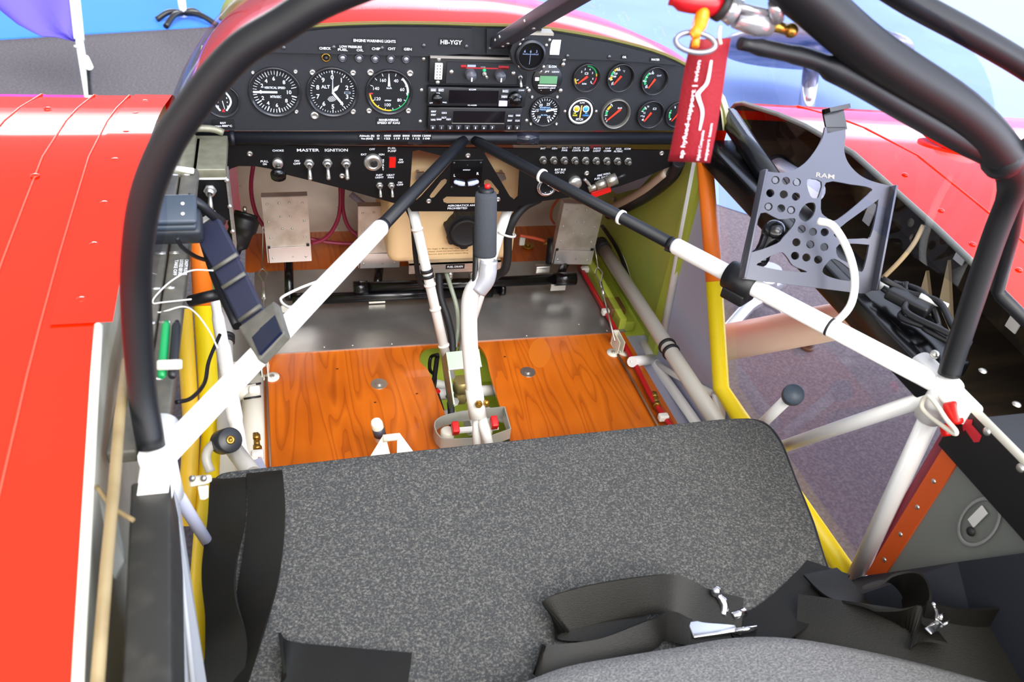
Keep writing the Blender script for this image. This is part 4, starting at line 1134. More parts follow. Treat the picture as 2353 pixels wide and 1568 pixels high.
tag(MB().tube([pZ(1006, 815, .0), pZ(990, 822, -.02), pZ(988, 850, -.03), pZ(1000, 866, -.03), pZ(996, 900, -.03), pZ(990, 925, -.03), pZ(1003, 960, -.03)], .0038, 8, 0, 6).tube([pZ(1005, 818, -.01), pZ(998, 870, -.025), pZ(992, 905, -.02), pZ(1006, 945, -.02)], .005, 8, 0, 6).build('black_wire', BLK), 'black wires looping inside the floor slot', 'wire')
b = MB(dirframe(pZ(1005, 898, -.015), (.3, -1, .3))).cyl(.004, -.006, .006, 10)
tag(b.build('wire_splice', REDP), 'tiny red wire splice inside the floor slot', 'splice')
tag(MB().tube([pZ(1003, 905, -.03), pZ(1012, 935, -.04), pZ(1022, 965, -.06)], .006, 10, 0, 5).tube([pZ(1035, 925, -.01), pZ(1037, 950, -.02), pZ(1036, 980, -.04)], .007, 10, 0, 5).build('grey_hose', RUB), 'short dark hoses below the brass valve in the floor slot', 'hose')
b = MB(dirframe(pZ(1037, 915, -.01), (.1, -1, .4))).cyl(.009, -.012, .0, 6).cyl(.006, 0, .018, 12).cyl(.009, .016, .024, 8)
tag(b.build('hose_fitting', SCREW), 'silver hose fitting beside the brass valve', 'fitting')
# aluminium band bracket with the two red handled taps
zt = .035
ring = [pZ(1000, 980, zt), pZ(1003, 968, zt), pZ(1020, 957, zt), pZ(1060, 946, zt), pZ(1158, 935, zt), pZ(1172, 985, zt), pZ(1120, 1004, zt), pZ(1030, 1008, zt), pZ(1008, 998, zt)]
t = thing('tap_guard', 'bent aluminium band around two red handled taps at the stick foot', 'bracket', pZ(1085, 980, 0))
b = MB(); P_ = catmull(ring[:4], 5) + [ring[4], ring[5]] + catmull(ring[6:] + [ring[0]], 5)
rows = []
for z_, off in ((0, 0), (-.026, 0), (-.026, .0022), (0, .0022)):
    c = V((sum(p.x for p in P_) / len(P_), sum(p.y for p in P_) / len(P_), 0))
    rows.append([p + V((0, 0, z_)) + (V((p.x, p.y, 0)) - c).normalized() * off for p in P_])
b.grid(rows + [rows[0]], smooth=False, close=True)
b.build('band', mat('band_alu', '#b3b4aa', .4, .5), t)
b = MB().box(-.045, .05, -.006, .006, -.004, 0, 0, T(*pZ(1085, 985, .012)))
b.build('cross_strip', WHT2, t)
for px, py, lb in ((1045, 985, 'red tap handle left of the control stick foot'), (1134, 972, 'red tap handle right of the control stick foot')):
    q = pZ(px, py, .03)
    tp = thing('tap', lb, 'tap', q)
    MB(T(*q)).box(-.006, .007, -.012, .010, -.006, .012, 0, RX(.4), .0025).build('handle', REDP, tp)
    MB(T(*q)).cyl(.013, -.035, -.006, 20, 0, T(-.012, .004, 0), .003).build('tap_body', mat('tap_cream', '#d8d4c4', .4), tp)
# flap bracket and cylinder on the floor
t = thing('seat_catch', 'white double ear bracket with bolt just ahead of the seat', 'bracket', pZ(900, 1030, .0))
for (a, b2, c) in (((850, 1040), (880, 1001), (892, 1038)), ((912, 1040), (913, 996), (950, 1036))):
    A_, B_, C_ = pZ(a[0], a[1] + 10, .04), pZ(b2[0], b2[1], .075), pZ(c[0], c[1] + 10, .04)
    n_ = V((.004, 0, 0))
    MB().add([A_, B_, C_, A_ + n_, B_ + n_, C_ + n_], [(0, 1, 2), (5, 4, 3), (0, 3, 4, 1), (1, 4, 5, 2), (2, 5, 3, 0)]).build('ear', CREAM, t)
MB().tube([pZ(880, 1008, .07), pZ(914, 1004, .07)], .0065, 14).build('cross_bolt', CREAM, t)
q0, q1 = pZ(864, 968, .075), pZ(876, 1010, .03)
t = thing('gas_strut', 'short cream cylinder with dark band standing before the seat', 'cylinder', q1)
MB().tube([q0, q0.lerp(q1, .12), q1], [.0085, .0105, .0105], 18).build('barrel', CREAM, t)
MB().tube([q0.lerp(q1, .35), q0.lerp(q1, .75)], .0109, 18).build('dark_band', mat('band_dark', '#3b3f4a', .4), t)

# ------------------------------------------------------------------ rudder pedals
def pedal(label, corners, yb=.205, yt=.215):
    (tl, tr, br, bl) = corners
    A_, B_, C_, D_ = pY(*tl, yt), pY(*tr, yt), pY(*br, yb), pY(*bl, yb)
    ctr = (A_ + B_ + C_ + D_) / 4
    x_ = ((B_ - A_) + (C_ - D_)).normalized()
    M = frame(ctr, x_, (A_ + B_) - (C_ + D_))
    W_, H_ = ((B_ - A_).length + (C_ - D_).length) / 4, ((A_ - D_).length + (B_ - C_).length) / 4
    t = thing('rudder_pedal', label, 'pedal', M)
    b = MB(M).box(-W_, W_, -H_*.52, H_, -.0025, 0).box(-W_ - .002, -W_, -H_, H_, -.02, .001).box(W_, W_ + .002, -H_, H_, -.02, .001).box(-W_, W_, H_ - .002, H_, -.02, 0)
    for fx, fy in ((-.82, .78), (-.27, .80), (.2, .80), (.8, .78), (-.25, .4), (.2, .4), (-.82, .25), (.82, .25), (-.22, 0.02), (.24, .02), (-.8, -.25), (.8, -.25)):
        b.lathe([(.0028, 0), (.002, .0013), (.0008, .0014), (.0007, .0006)], 10, 1, T(W_*fx, H_*fy, 0))
    b.build('plate', [ALUP, SCREW], t)
    b = MB(M).box(-W_ + .002, W_ + .0015, -H_, -H_*.53, -.0015, .0028)
    for fx in (-.78, .78): b.dome(.0026, .0014, 8, 1, T(W_*fx, -H_*.85, .0028))
    b.build('heel_plate', [mat('heel_alu', '#d6d2d0', .3, .7, noise=(30, '#8d8684', .62, .7)), SCREW], t)
    b = MB(M).box(-W_*.98, -W_*.86, -H_*.55, -H_*.48, 0, .003).box(W_*.84, W_*.98, -H_*.52, -H_*.45, 0, .003)
    b.build('hinge_clip', BLK, t)
    return t, M, W_, H_
pedal('left rudder pedal, brushed aluminium plate by the left wall', ((602, 452), (705, 450), (713, 598), (618, 604)))
pedal('second rudder pedal, aluminium plate partly behind the left brace tube', ((821, 474), (912, 474), (923, 612), (829, 616)))
pedal('right rudder pedal, aluminium plate right of the fuel tank', ((1290, 467), (1378, 470), (1365, 607), (1277, 605)))
# black pedal shafts
def shaft(label, a, b2, posts, zc=.035, r=.012):
    A_, B_ = pZ(*a, zc), pZ(*b2, zc)
    t = thing('pedal_shaft', label, 'pedal shaft', (A_ + B_) / 2)
    MB().tube([A_, B_], r, 16).tube([A_, A_.lerp(B_, .06)], r*1.25, 16).tube([B_.lerp(A_, .10), B_], r*1.3, 16).build('cross_tube', GLOSSB, t)
    for p0, p1, y in posts:
        MB().tube([pY(*p0, y + .015), pZ(*p1, zc)], .0095, 12).build('post', GLOSSB, t)
        q = pZ(*p1, zc)
        MB(T(*q)).box(-.018, .018, -.006, .010, -.03, -.012).build('foot', SCREW, t)
    return t
shaft('black pedal shaft across the floor below the left and second pedal', (672, 690), (1130, 668), [((663, 600), (665, 688), .21), ((872, 610), (866, 668), .21)])
shaft('black pedal shaft across the floor below the right pedal', (812, 662), (1322, 640), [((1302, 600), (1284, 640), .21)], .055)
shaft('short black tube end sticking out below the right pedal shaft', (1050, 672), (1158, 662), [], .03, .013)
# rudder cables with their wire loops and floor brackets
def cable(label, pts, br, M):
    t = thing('rudder_cable', label, 'cable', pts[-1])
    MB().tube([pts[0], pts[1]], .0014, 6).tube([pts[2], pts[3]], .0022, 6).build('wire', SCREW, t)
    c = (pts[1] + pts[2]) / 2; d = pts[2] - pts[1]; s_ = V((.009, 0, 0))
    MB().tube([pts[1], pts[1].lerp(pts[2], .35) + s_, pts[1].lerp(pts[2], .5) + s_*.8, pts[2], pts[1].lerp(pts[2], .5) - s_*.8, pts[1].lerp(pts[2], .35) - s_], .0018, 6, 0, 4, closed=True).build('thimble_loop', SCREW, t)
    MB().tube([pts[2], pts[2].lerp(pts[3], .22)], .004, 8).build('ferrule', SCREW, t)
    return t
cable('steel rudder cable with thimble dropping from the left pedal', [pY(604, 520, .21), pZ(603, 618, .05), pZ(606, 650, .045), pZ(607, 825, .02)], None, None)
cable('steel rudder cable with thimble running back from the right pedal', [pY(1366, 560, .21), pZ(1374, 615, .07), pZ(1380, 650, .06), pZ(1413, 785, .03)], None, None)
for lb, px, py, s_ in (('white cable guide with two ears on the floor under the left brace tube', 608, 856, -1), ('white folded cable guide on the right edge of the floor', 1414, 800, 1)):
    q = pZ(px, py, .0)
    t = thing('cable_guide', lb, 'bracket', q)
    h_ = .034
    MB(T(*q)).box(-.005, -.003, -.025, .02, 0, h_, 0, None).box(.006, .008, -.025, .02, 0, h_).box(-.005, .008, .016, .02, .0, h_).build('channel', CREAM, t, bevel=.001)
    MB(T(*q)).lathe([(.00001, 0), (.014, 0), (.014, .003), (.00001, .003)], 16, 0, T(-.012, -.018, 0)).lathe([(.00001, 0), (.014, 0), (.014, .003), (.00001, .003)], 16, 0, T(.014, -.018, 0)).build('ear', CREAM, t)
    MB(T(*q)).cyl(.005, .003, .006, 6, 0, T(-.012, -.018, 0)).cyl(.005, .003, .006, 6, 0, T(.014, -.018, 0)).build('bolts', SCREW, t)
tag(MB().tube([pZ(612, 868, .006), pZ(616, 960, .006), pZ(621, 1075, .006)], .0026, 8).build('control_cable', mat('rust_cable', '#7a5a44', .5, .3)), 'brown cable running back along the left edge of the plywood', 'cable')
tag(MB().tube([pZ(1420, 815, .006), pZ(1463, 890, .006), pZ(1515, 985, .006)], .0026, 8).build('control_cable', MATS['rust_cable']), 'brown cable running back along the right edge of the plywood', 'cable')
def redline(label, pts, clips, fit):
    t = thing('red_hose_line', label, 'hose', pts[-1])
    MB().tube(pts, .0058, 10, 0, 5).build('hose', REDC, t)
    for c in clips: MB(T(*c)).box(-.010, .010, -.007, .007, -.006, .008, 0, None, .003).build('clip', IVORY, t)
    MB(dirframe(fit[0], fit[1] - fit[0])).cyl(.0075, 0, .014, 6).cyl(.006, .014, .03, 12).cyl(.0085, .03, .04, 6).build('fitting', BRASS, t)
redline('red hose with brass fitting along the right edge of the floor', [pZ(1332, 612, .012), pZ(1400, 732, .012), pZ(1456, 832, .012), pZ(1500, 918, .012), pZ(1550, 990, .012)], [pZ(1344, 620, .014), pZ(1392, 718, .014), pZ(1455, 832, .014), pZ(1524, 960, .014)], (pZ(1503, 905, .014), pZ(1512, 940, .014)))
redline('red hose with brass fitting along the left edge of the floor', [pZ(577, 860, .012), pZ(579, 920, .012), pZ(586, 990, .012), pZ(592, 1045, .012), pZ(598, 1075, .012)], [pZ(585, 898, .02), pZ(592, 1046, .016)], (pZ(588, 1000, .016), pZ(590, 1026, .016)))
# pink brake hoses by the firewall
def hose(label, pts, y, r=.0045, m_=PINK, nm='brake_hose', cat='hose'):
    return tag(MB().tube([pY(px, py, y) for px, py in pts], r, 10, 0, 6).build(nm, m_), label, cat)
hose('pink hose curving down behind the left pedal', [(582, 380), (577, 420), (579, 455), (588, 490), (602, 515), (612, 530)], .30)
hose('pink hose looping right behind the second pedal', [(782, 430), (782, 470), (776, 505), (760, 535), (740, 552), (715, 560)], .33)
hose('pink hose running low between the left and second pedal', [(788, 430), (788, 480), (800, 520), (825, 545)], .34)
hose('pink hose lying along the floor behind the second pedal', [(710, 548), (750, 556), (800, 560), (850, 556)], .36)
hose('thin copper red hoses behind the right pedal', [(1290, 450), (1270, 475), (1266, 500), (1274, 515)], .30, .003, mat('copper_hose', '#c0502e', .3))
hose('copper coloured pipe running to the right pedal cylinder', [(1193, 541), (1230, 548), (1258, 556)], .26, .004, mat('copper_hose', '#c0502e', .3), 'brake_pipe', 'pipe')
p = pY(1262, 560, .25)
t = thing('brake_cylinder', 'brass and black brake cylinder beside the right pedal', 'cylinder', p)
MB(dirframe(p, (1, -.1, -.3))).cyl(.008, -.012, .012, 6).build('brass_nut', BRASS, t)
MB().tube([pY(1268, 548, .24), pY(1266, 580, .23), pY(1262, 606, .22)], [.010, .011, .009], 14).build('body', BLK, t)
MB(T(*pY(1246, 616, .22))).box(-.018, .018, -.008, .008, -.012, .008, 0, None, .003).build('foot', SCREW, t)
p = pY(1200, 552, .3)
t = thing('pipe_clip', 'small white clip on the pipe beside the tank', 'clip', p)
MB(T(*p)).box(-.007, .007, -.004, .004, -.014, .012, 0, None, .003).build('clip', IVORY, t)
# black master cylinder boot at far left
t = thing('rubber_boot', 'black rubber boot between the left side strip and the left pedal', 'boot', pY(560, 560, .20))
MB().tube([pY(566, 490, .22), pY(560, 512, .21), pY(548, 545, .20), pY(532, 585, .19)], [.024, .03, .025, .016], 18, 0, 5).build('boot', BLK, t)
MB(T(*pY(563, 488, .215))).cyl(.004, -.004, .012, 10).build('nipple', SCREW, t)
tag(MB().tube([pY(806, 446, .34), pY(880, 506, .30)], .007, 10).build('grey_strut', GREY), 'pale grey strut slanting behind the second pedal', 'strut')
# ------------------------------------------------------------------ right side of the cockpit
XR = .452
t = thing('door_post', 'front door post tube on the right, orange above and yellow below', 'door post', pX(1655, 890, XR))
k = pX(1641, 648, XR)
e_ = pX(1657, 893, XR)
MB().tube([pX(1619, 366, XR), k], .0155, 16).build('orange_part', ORG, t)
MB().tube([k, e_, pX(1700, 960, XR), pX(1955, 1332, XR)], .0155, 16, 0, 0).build('yellow_part', YEL, t)
MB().tube([pX(1690, 955, XR + .012), pX(1945, 1338, XR + .006)], .010, 12).build('sill_seal', CREAM, t)
t = thing('rear_post_strip', 'orange riveted strip behind the white rear door post', 'strip', pX(2000, 1310, .456))
a, b2, c, d = pX(1992, 1322, .4555), pX(2040, 1318, .4555), pX(2238, 1012, .4555), pX(2198, 985, .4555)
n_ = V((-.003, 0, 0))
m = MB().add([a, b2, c, d, a + n_, b2 + n_, c + n_, d + n_], [(0, 1, 2, 3), (7, 6, 5, 4), (0, 4, 5, 1), (1, 5, 6, 2), (2, 6, 7, 3), (3, 7, 4, 0)])
for f_ in (.12, .32, .52, .70, .88):
    q = (a.lerp(d, f_) + b2.lerp(c, f_)) / 2
    m.dome(.0035, .002, 10, 1, dirframe(q + n_, (-1, 0, 0)))
m.build('strip', [ORGP, SCREW], t)
m = MB().add([pX(1972, 1322, .4575), pX(1994, 1322, .4575), pX(2200, 985, .4575), pX(2168, 985, .4575)], [(0, 1, 2, 3)])
m.build('dark_red_edge', mat('dark_red', '#8c2438', .45), t)
# grey push rod and frame tubes
t = thing('push_rod', 'long grey control tube running back along the right wall', 'rod', pX(1545, 830, .41))
q0, q1 = pX(1383, 566, .41), pX(1660, 990, .41)
MB().tube([q0, q1], .0155, 18).build('tube', GREYT, t)
MB().tube([q0.lerp(q1, -.02), q0.lerp(q1, .03)], .0185, 18).build('end_collar', RUB, t)
for f_ in (.615, .645):
    MB(dirframe(q0.lerp(q1, f_), q1 - q0)).lathe([(.0155, -.004), (.0185, -.003), (.0185, .003), (.0155, .004)], 18).build('rubber_ring', RUB, t)
t = thing('frame_joint', 'white welded frame joint low on the right wall beside the push rod', 'joint', pX(1492, 815, .44))
b = MB().tube([pX(1478, 788, .44), pX(1500, 830, .44), pX(1612, 990, .44)], .0105, 14).tube([pZ(1452, 832, .02), pX(1500, 826, .44)], .0115, 14).tube([pX(1500, 830, .44), pX(1550, 862, .445), pX(1640, 905, .45)], .0065, 10)
b.build('tube', WHT, t)
t = thing('lower_post', 'white tube going down from the foot of the door post', 'tube', pX(1655, 940, .44))
MB().tube([pX(1652, 905, .45), pX(1652, 1010, .45)], .0125, 14).build('tube', WHT, t)
tag(MB().tube([pX(1384, 520, .44), pX(1420, 575, .44), pX(1444, 640, .44), pX(1450, 690, .44)], .0048, 10, 0, 6).build('black_cable', BLK), 'black cable curving down the green wall', 'cable')
tag(MB().tube([pX(1400, 548, .448), pX(1432, 592, .448), pX(1448, 640, .448)], .0022, 8, 0, 6).build('grey_wire', GREYT), 'thin grey wire beside the black cable on the green wall', 'wire')
t = thing('air_hose', 'large black hose with beige lining curving across the green wall under the panel', 'hose', pX(1480, 430, .43))
pts = [pX(1560, 372, .42), pX(1540, 408, .42), pX(1490, 447, .42), pX(1440, 475, .43), pX(1400, 492, .44)]
MB().tube(pts, .013, 14, 0, 6).build('hose', BLK, t)
MB().tube([p + V((-.008, 0, .011)) for p in pts[1:]], .010, 12, 0, 6).build('lining', mat('hose_beige', '#c6b39c', .5), t)
t = thing('vent_plate', 'pale grey folded plate on the green wall behind the switch panel', 'plate', pX(1430, 430, .44))
MB().add([pX(1392, 430, .44), pX(1470, 395, .44), pX(1500, 400, .44), pX(1470, 432, .44), pX(1418, 446, .44)], [(0, 1, 2, 3, 4)]).box(-.004, .004, -.004, .004, -.004, .004, 1, T(*pX(1412, 458, .438))).build('sheet', [mat('lilac_sheet', '#aeb4cc', .35), SCREW], t)
t = thing('wood_block', 'small brown block wedged in the green stringer', 'block', pZ(1412, 690, .03))
MB(T(*pZ(1412, 694, .03))).box(-.018, .018, -.03, .02, -.02, .0, 0, None, .002).build('block', mat('brown_wood', '#6d4a26', .6), t)
# flap lever with black knob
t = thing('side_lever', 'white lever with round black knob beside the right end of the seat', 'lever', pX(1740, 985, .43))
q0, q1 = pX(1725, 1000, .425), pX(1822, 905, .42)
MB().tube([q0, q1], .0088, 14).build('shaft', WHT, t)
MB(dirframe(q1 + V((0, 0, -.004)), (-.35, -.55, .75))).lathe([(.00001, -.006), (.0155, -.005), (.0165, 0), (.0165, .012), (.0150, .015), (.00001, .0155)], 28).build('knob', mat('knob_slate', '#3e4855', .45), t)
# black padded sill on the right
t = thing('sill_rail', 'black padded sill rail running back from the panel to the right frame joint', 'rail', (.46, -.4, .48))
b = MB()
b.box(.440, .462, -.745, -.03, .440, .484, 0, None, .004).box(.462, .525, -.70, -.02, .452, .476, 0, None, .004)
b.build('rail', GLOSSB, t)
MB().tube([V((.52, .03, .50)), V((.49, -.26, .478))], .019, 14).build('sleeve', mat('sleeve_black', '#101014', .25), t)
for y in (-.1, -.25, -.45, -.6): MB().dome(.005, .003, 10, 0, T(.50, y, .476)).build('screw', SCREW, t)
# rear black cover plates with the red arrow
t = thing('rear_sill_cover', 'black screwed cover plate behind the right frame joint with a red arrow', 'cover plate', (.48, -1.0, .47))
b = MB().box(.448, .456, -1.5, -.775, .412, .480, 0).box(.456, .545, -1.5, -.80, .474, .480, 0)
b.build('plate', BLK, t)
MB().tube([V((.452, -.77, .484)), V((.452, -1.5, .484))], .0050, 10).tube([V((.545, -.80, .480)), V((.552, -1.5, .478))], .006, 10).build('edge_bead', CREAM, t)
for px, py in ((2268, 992), (2345, 1076)): MB().dome(.0055, .003, 12, 0, dirframe(pX(px, py, .448), (-1, 0, 0))).build('screw', SCREW, t)
for px, py in ((2258, 853), (2336, 930)): MB().dome(.0055, .003, 12, 0, T(*pZ(px, py, .480))).build('screw', SCREW, t)
ar = [(2208, 962), (2235, 965), (2233, 976), (2256, 1002), (2250, 1016), (2238, 1017), (2218, 988), (2214, 992)]
MB().add([pX(px, py, .4474) for px, py in ar], [list(range(8))]).build('arrow', mat('arrow_paint', '#b3202c', .5), t)
t = thing('release_knob', 'red plastic release knob on the black cover with a cord through it', 'knob', pX(2190, 955, .445))
b = MB()
b.box(-.006, .006, -.014, .014, -.010, .010, 0, T(*pX(2190, 950, .437)) @ RX(.7), .004)
b.box(-.005, .005, -.007, .009, -.006, .006, 0, T(*pX(2174, 990, .440)) @ RX(.7), .003)
b.build('handle', REDP, t)
c = [pX(x_, y_, .425) for x_, y_ in ((2122, 918), (2135, 912), (2155, 935), (2175, 965), (2196, 990), (2192, 997), (2160, 975), (2130, 952), (2118, 935))]
MB().tube(c, .0028, 8, 0, 5, closed=True).build('cord_loop', mat('cord_white', '#d8d4c4', .7, noise=(90, '#5560a0', .62, .66)), t)
# cables and headset plugs on the right sill
t = thing('cable_bundle', 'tangled black cables lying on the right sill before the frame joint', 'cables', (.48, -.63, .49))
random.seed(3)
for i in range(5):
    pts = [V((.475 + random.uniform(-.015, .04), -.56 - .035*j + random.uniform(-.012, .012), .490 + random.uniform(0, .028))) for j in range(5)]
    MB().tube(pts, .0045, 8, 0, 5).build('cable', BLK, t)
MB().box(-.012, .012, -.03, .03, -.008, .008, 0, T(.485, -.60, .505) @ RZ(.5), .004).build('plug', BLK, t)
for j in ((.478, -.545, .496), (.50, -.60, .512)):
    MB().tube([V(j), V(j) + V((.02, -.03, .004))], [.006, .004], 10).build('white_plug', WHT, t)

# ------------------------------------------------------------------ tablet cradle
BR0, BR1 = J0R, JR
cl = BR0.lerp(BR1, .655)
O_ = pc(1870, 480, 1.14)
yv = (pc(1790, 395, 1.14) - pc(1735, 640, 1.14)); xv = (pc(2045, 430, 1.17) - pc(1752, 392, 1.13))
Mr = frame(O_, xv, yv)
Mi = Mr.inverted()
def cr(pts):
    out = []
    for px, py in pts:
        r = ray(px, py); n_ = V((Mr[0][2], Mr[1][2], Mr[2][2])); o_ = V((Mr[0][3], Mr[1][3], Mr[2][3]))
        tt = (o_ - CAM).dot(n_) / r.dot(n_)
        q = Mi @ (CAM + r*tt); out.append((q.x, q.y))
    return out
t = thing('tablet_cradle', 'silver tablet cradle full of holes clamped to the right brace tube', 'tablet holder', Mr)
def rnd(pts, n=3): return [(q.x, q.y) for q in catmull([(x, y, 0) for x, y in pts], n, True)]
out = [(1752, 392), (1790, 397), (1822, 392), (1852, 374), (1876, 345), (1890, 318), (1896, 292), (1943, 292), (1943, 318), (1940, 345), (1948, 372), (1970, 398), (2000, 415), (2048, 428), (2043, 470), (2003, 668), (1988, 676), (1702, 640), (1703, 610)]
out = [(q.x, q.y) for q in catmull([(x, y, 0) for x, y in out[:7]], 4)[:-1]] + out[6:8] + [(q.x, q.y) for q in catmull([(x, y, 0) for x, y in out[8:14]], 4)] + out[14:]
holes = []
def circ(px, py, r): return [(px + r*math.cos(2*PI*i/14), py + r*math.sin(2*PI*i/14)) for i in range(14)]
for px, py in ((1782, 414), (1806, 416), (1831, 419), (1770, 444), (1801, 447), (1829, 452), (1766, 475), (1795, 479), (1818, 483),
               (1842, 527), (1868, 533), (1895, 534), (1830, 557), (1862, 562), (1894, 568), (1827, 588), (1853, 592), (1880, 597)): holes.append(circ(px, py, 9.5))
holes += [rnd(h) for h in ([(1855, 413), (1888, 418), (1882, 450), (1876, 456), (1862, 450)], [(1898, 420), (1955, 424), (2000, 432), (1995, 448), (1925, 505), (1900, 500), (1886, 480)],
    [(1850, 470), (1870, 466), (1874, 480), (1866, 500), (1850, 510), (1835, 495)],
    [(1748, 490), (1790, 504), (1826, 502), (1822, 520), (1800, 545), (1785, 560), (1735, 578), (1728, 570)],
    [(1742, 605), (1790, 580), (1808, 590), (1822, 610), (1850, 622), (1850, 626), (1800, 622), (1748, 612)],
    [(2010, 465), (2018, 462), (2012, 500), (2000, 545), (1985, 548), (1930, 548), (1922, 530)], [(1928, 562), (1990, 562), (1996, 570), (1985, 618), (1975, 624), (1955, 608), (1925, 590)],
    [(1900, 605), (1918, 595), (1952, 618), (1962, 640), (1950, 646), (1910, 638), (1890, 625)])]
b = MB(Mr).plate(cr(out), [cr(h) for h in holes], .0035)
CRM = mat('cradle_grey', '#4b4c55', .4, .4)
pl = b.build('plate', CRM, t)
kx = mpp(O_)
for (s0, s1) in (((1752, 392), (1702, 640)), ((2048, 428), (2003, 668))):
    (x0, y0), (x1, y1) = cr([s0, s1])
    MB(Mr).box(-.0018, .0018, 0, math.hypot(x1-x0, y1-y0), -.0035, .013, 0, T(x1, y1, 0) @ RZ(math.atan2(-(x0-x1), y0-y1)), .0008).build('side_lip', CRM, t)
(x0, y0), (x1, y1) = cr([(1900, 300), (1946, 290)])
w_ = math.hypot(x1-x0, y1-y0)
MB(Mr @ T(x0, y0, 0) @ RZ(math.atan2(y1-y0, x1-x0))).box(0, w_, -.004, .026, -.0035, 0, 0).tube([(w_/2 - w_/2, .026, .0), (w_, .026, 0)], .0035, 10).box(0, w_, .022, .028, -.002, .016, 0).build('hook', GLOSSB, t)
(x0, y0), = cr([(1896, 404)])
MB(Mr @ T(x0, y0, .0004)).text('RAM', .0062, 0, 0, None, .028, 'c', True).build('lettering', mat('stamp', '#8c8478', .4, .3), pl, recalc=False)
(x0, y0), = cr([(1888, 392)])
for px, py in ((1782, 414), (1831, 419), (1766, 475), (1818, 483)):
    (x, y), = cr([(px, py)]); MB(Mr).cyl(.0045, -.006, -.001, 6, 0, T(x, y, 0)).build('bolt', SCREWD, pl)
# arm behind the cradle and the clamp on the brace
(x, y), = cr([(1795, 530)])
pa = Mr @ V((x, y, -.02)); (x, y), = cr([(1770, 590)]); pb = Mr @ V((x, y, -.03))
MB().ball(pa, .017).tube([pa, pb, cl + V((0, .0, .03))], [.014, .012, .011], 14, 0, 4).ball(pb, .014).build('ball_arm', GLOSSB, t)
ax_ = (BR1 - BR0).normalized()
MB(dirframe(cl, ax_)).lathe([(.0128, -.022), (.021, -.022), (.021, .022), (.0128, .022)], 24).box(-.018, .018, -.030, -.012, -.018, .018, 0, None, .003).build('clamp', BLK, t)
tag(MB().tube([pc(1880, 508, 1.12), pc(1915, 520, 1.11), pc(1948, 575, 1.11), pc(1964, 640, 1.11), pc(1955, 700, 1.11), pc(1920, 740, 1.12), pc(1893, 745, 1.13)], .0052, 10, 0, 6).build('charging_cable', IVORY), 'thick white charging cable curving over the tablet cradle', 'cable')
tag(MB().tube([J0R.lerp(JR, .50) + V((0, -.002, -.012)), pc(1590, 595, 1.30), pc(1640, 622, 1.25), pc(1690, 640, 1.2)], .0030, 8, 0, 6).build('black_wire', BLK), 'thin black wire sagging under the right brace tube', 'wire')

# ------------------------------------------------------------------ left side of the cockpit
def quadbox(b, corners, zcs, th, mi=0):
    """slab with the given front corners, th thick away from the lens"""
    P_ = [pc(x, y, z) for (x, y), z in zip(corners, zcs)]
    n_ = (P_[1] - P_[0]).cross(P_[3] - P_[0]).normalized()
    if n_.dot(P_[0] - CAM) < 0: n_ = -n_
    Q = [p + n_*th for p in P_]
    return b.add(P_ + Q, [(0, 1, 2, 3), (7, 6, 5, 4), (0, 4, 5, 1), (1, 5, 6, 2), (2, 6, 7, 3), (3, 7, 4, 0)], mi)
XL = -.458
def mirr(p): return V((XL, p.y, p.z))
t = thing('door_post', 'front door post tube on the left, orange above and yellow below', 'door post', (XL, -.3, .11))
MB().tube([mirr(pX(1619, 366, XR)), mirr(pX(1641, 648, XR))], .0155, 16).build('orange_part', ORG, t)
MB().tube([mirr(pX(1641, 648, XR)), mirr(pX(1657, 893, XR)), mirr(pX(1700, 960, XR)), mirr(pX(1955, 1332, XR)), V((-.462, -1.3, .13))], .0155, 16).build('yellow_part', YEL, t)
t = thing('sill_strip', 'faded yellow flat strip outside the left door post', 'strip', (-.485, -.3, .2))
MB().tube([V((-.487, -.20, .27)), V((-.487, -.31, .12)), V((-.484, -.50, .11))], .013, 12).build('strip', YELF, t)
# sill cover with paired rivets and labels
t = thing('sill_cover', 'dark grey riveted cover on the left sill with white lettering', 'cover', (-.465, -.4, .48))
b = MB().box(-.497, -.469, -.735, -.03, .468, .484, 0, None, .003).box(-.467, -.443, -.735, -.03, .468, .484, 0, None, .003)
for y in (-.16, -.27, -.38, -.46, -.53, -.63): b.tube([(-.483, y, .484), (-.470, y, .484)], .0022, 6, 1).tube([(-.466, y, .484), (-.454, y, .484)], .0022, 6, 1)
cv = b.build('cover', [GREYD, SCREW], t)
b = MB(frame((-.4500, -.415, .4846), (0, -1, 0), (1, 0, 0)))
for i, s_ in enumerate(('CANOPY MUST BE', 'LOCKED BEFORE', 'TAKE OFF')): b.text(s_, .0040, 0, 0, None, .036, 'c', True, 0, .006 - i*.006)
b.build('lettering', INK, cv, recalc=False)
# switch pillar at the panel's left end
t = thing('switch_pillar', 'olive metal box with black switch face at the left end of the cross tube', 'switch box', (-.43, -.1, .44))
b = MB().box(-.475, -.404, -.142, -.02, .468, .484, 0, None, .002).box(-.49, -.45, -.16, -.03, .476, .492, 0, None, .005)
b.tube([(-.485, -.03, .50), (-.43, -.02, .495), (-.41, -.02, .488)], .006, 10, 0, 4).tube([(-.475, -.155, .492), (-.448, -.160, .490)], .0045, 10, 1)
b.build('cover', [OLIVE, CREAM], t)
MB().box(-.452, -.406, -.140, -.136, .395, .468).build('face', SUBP, t)
MB().tube([(-.455, -.141, .468), (-.404, -.141, .468)], .0022, 8).build('bright_edge', WHT2, t)
b = MB().box(-.4055, -.4025, -.142, -.10, .33, .468, 0)
for z in (.465, .42, .375): b.dome(.004, .003, 10, 0, dirframe((-.404, -.142, z), (0, -1, 0)))
b.build('side_strip', ALU, t)
p = pY(483, 436, -.141)
toggle('toggle_switch', 'silver toggle switch on the black face of the left switch box', 0, 0, 0, 1.5, M=PF(p.x, p.z, p.y))
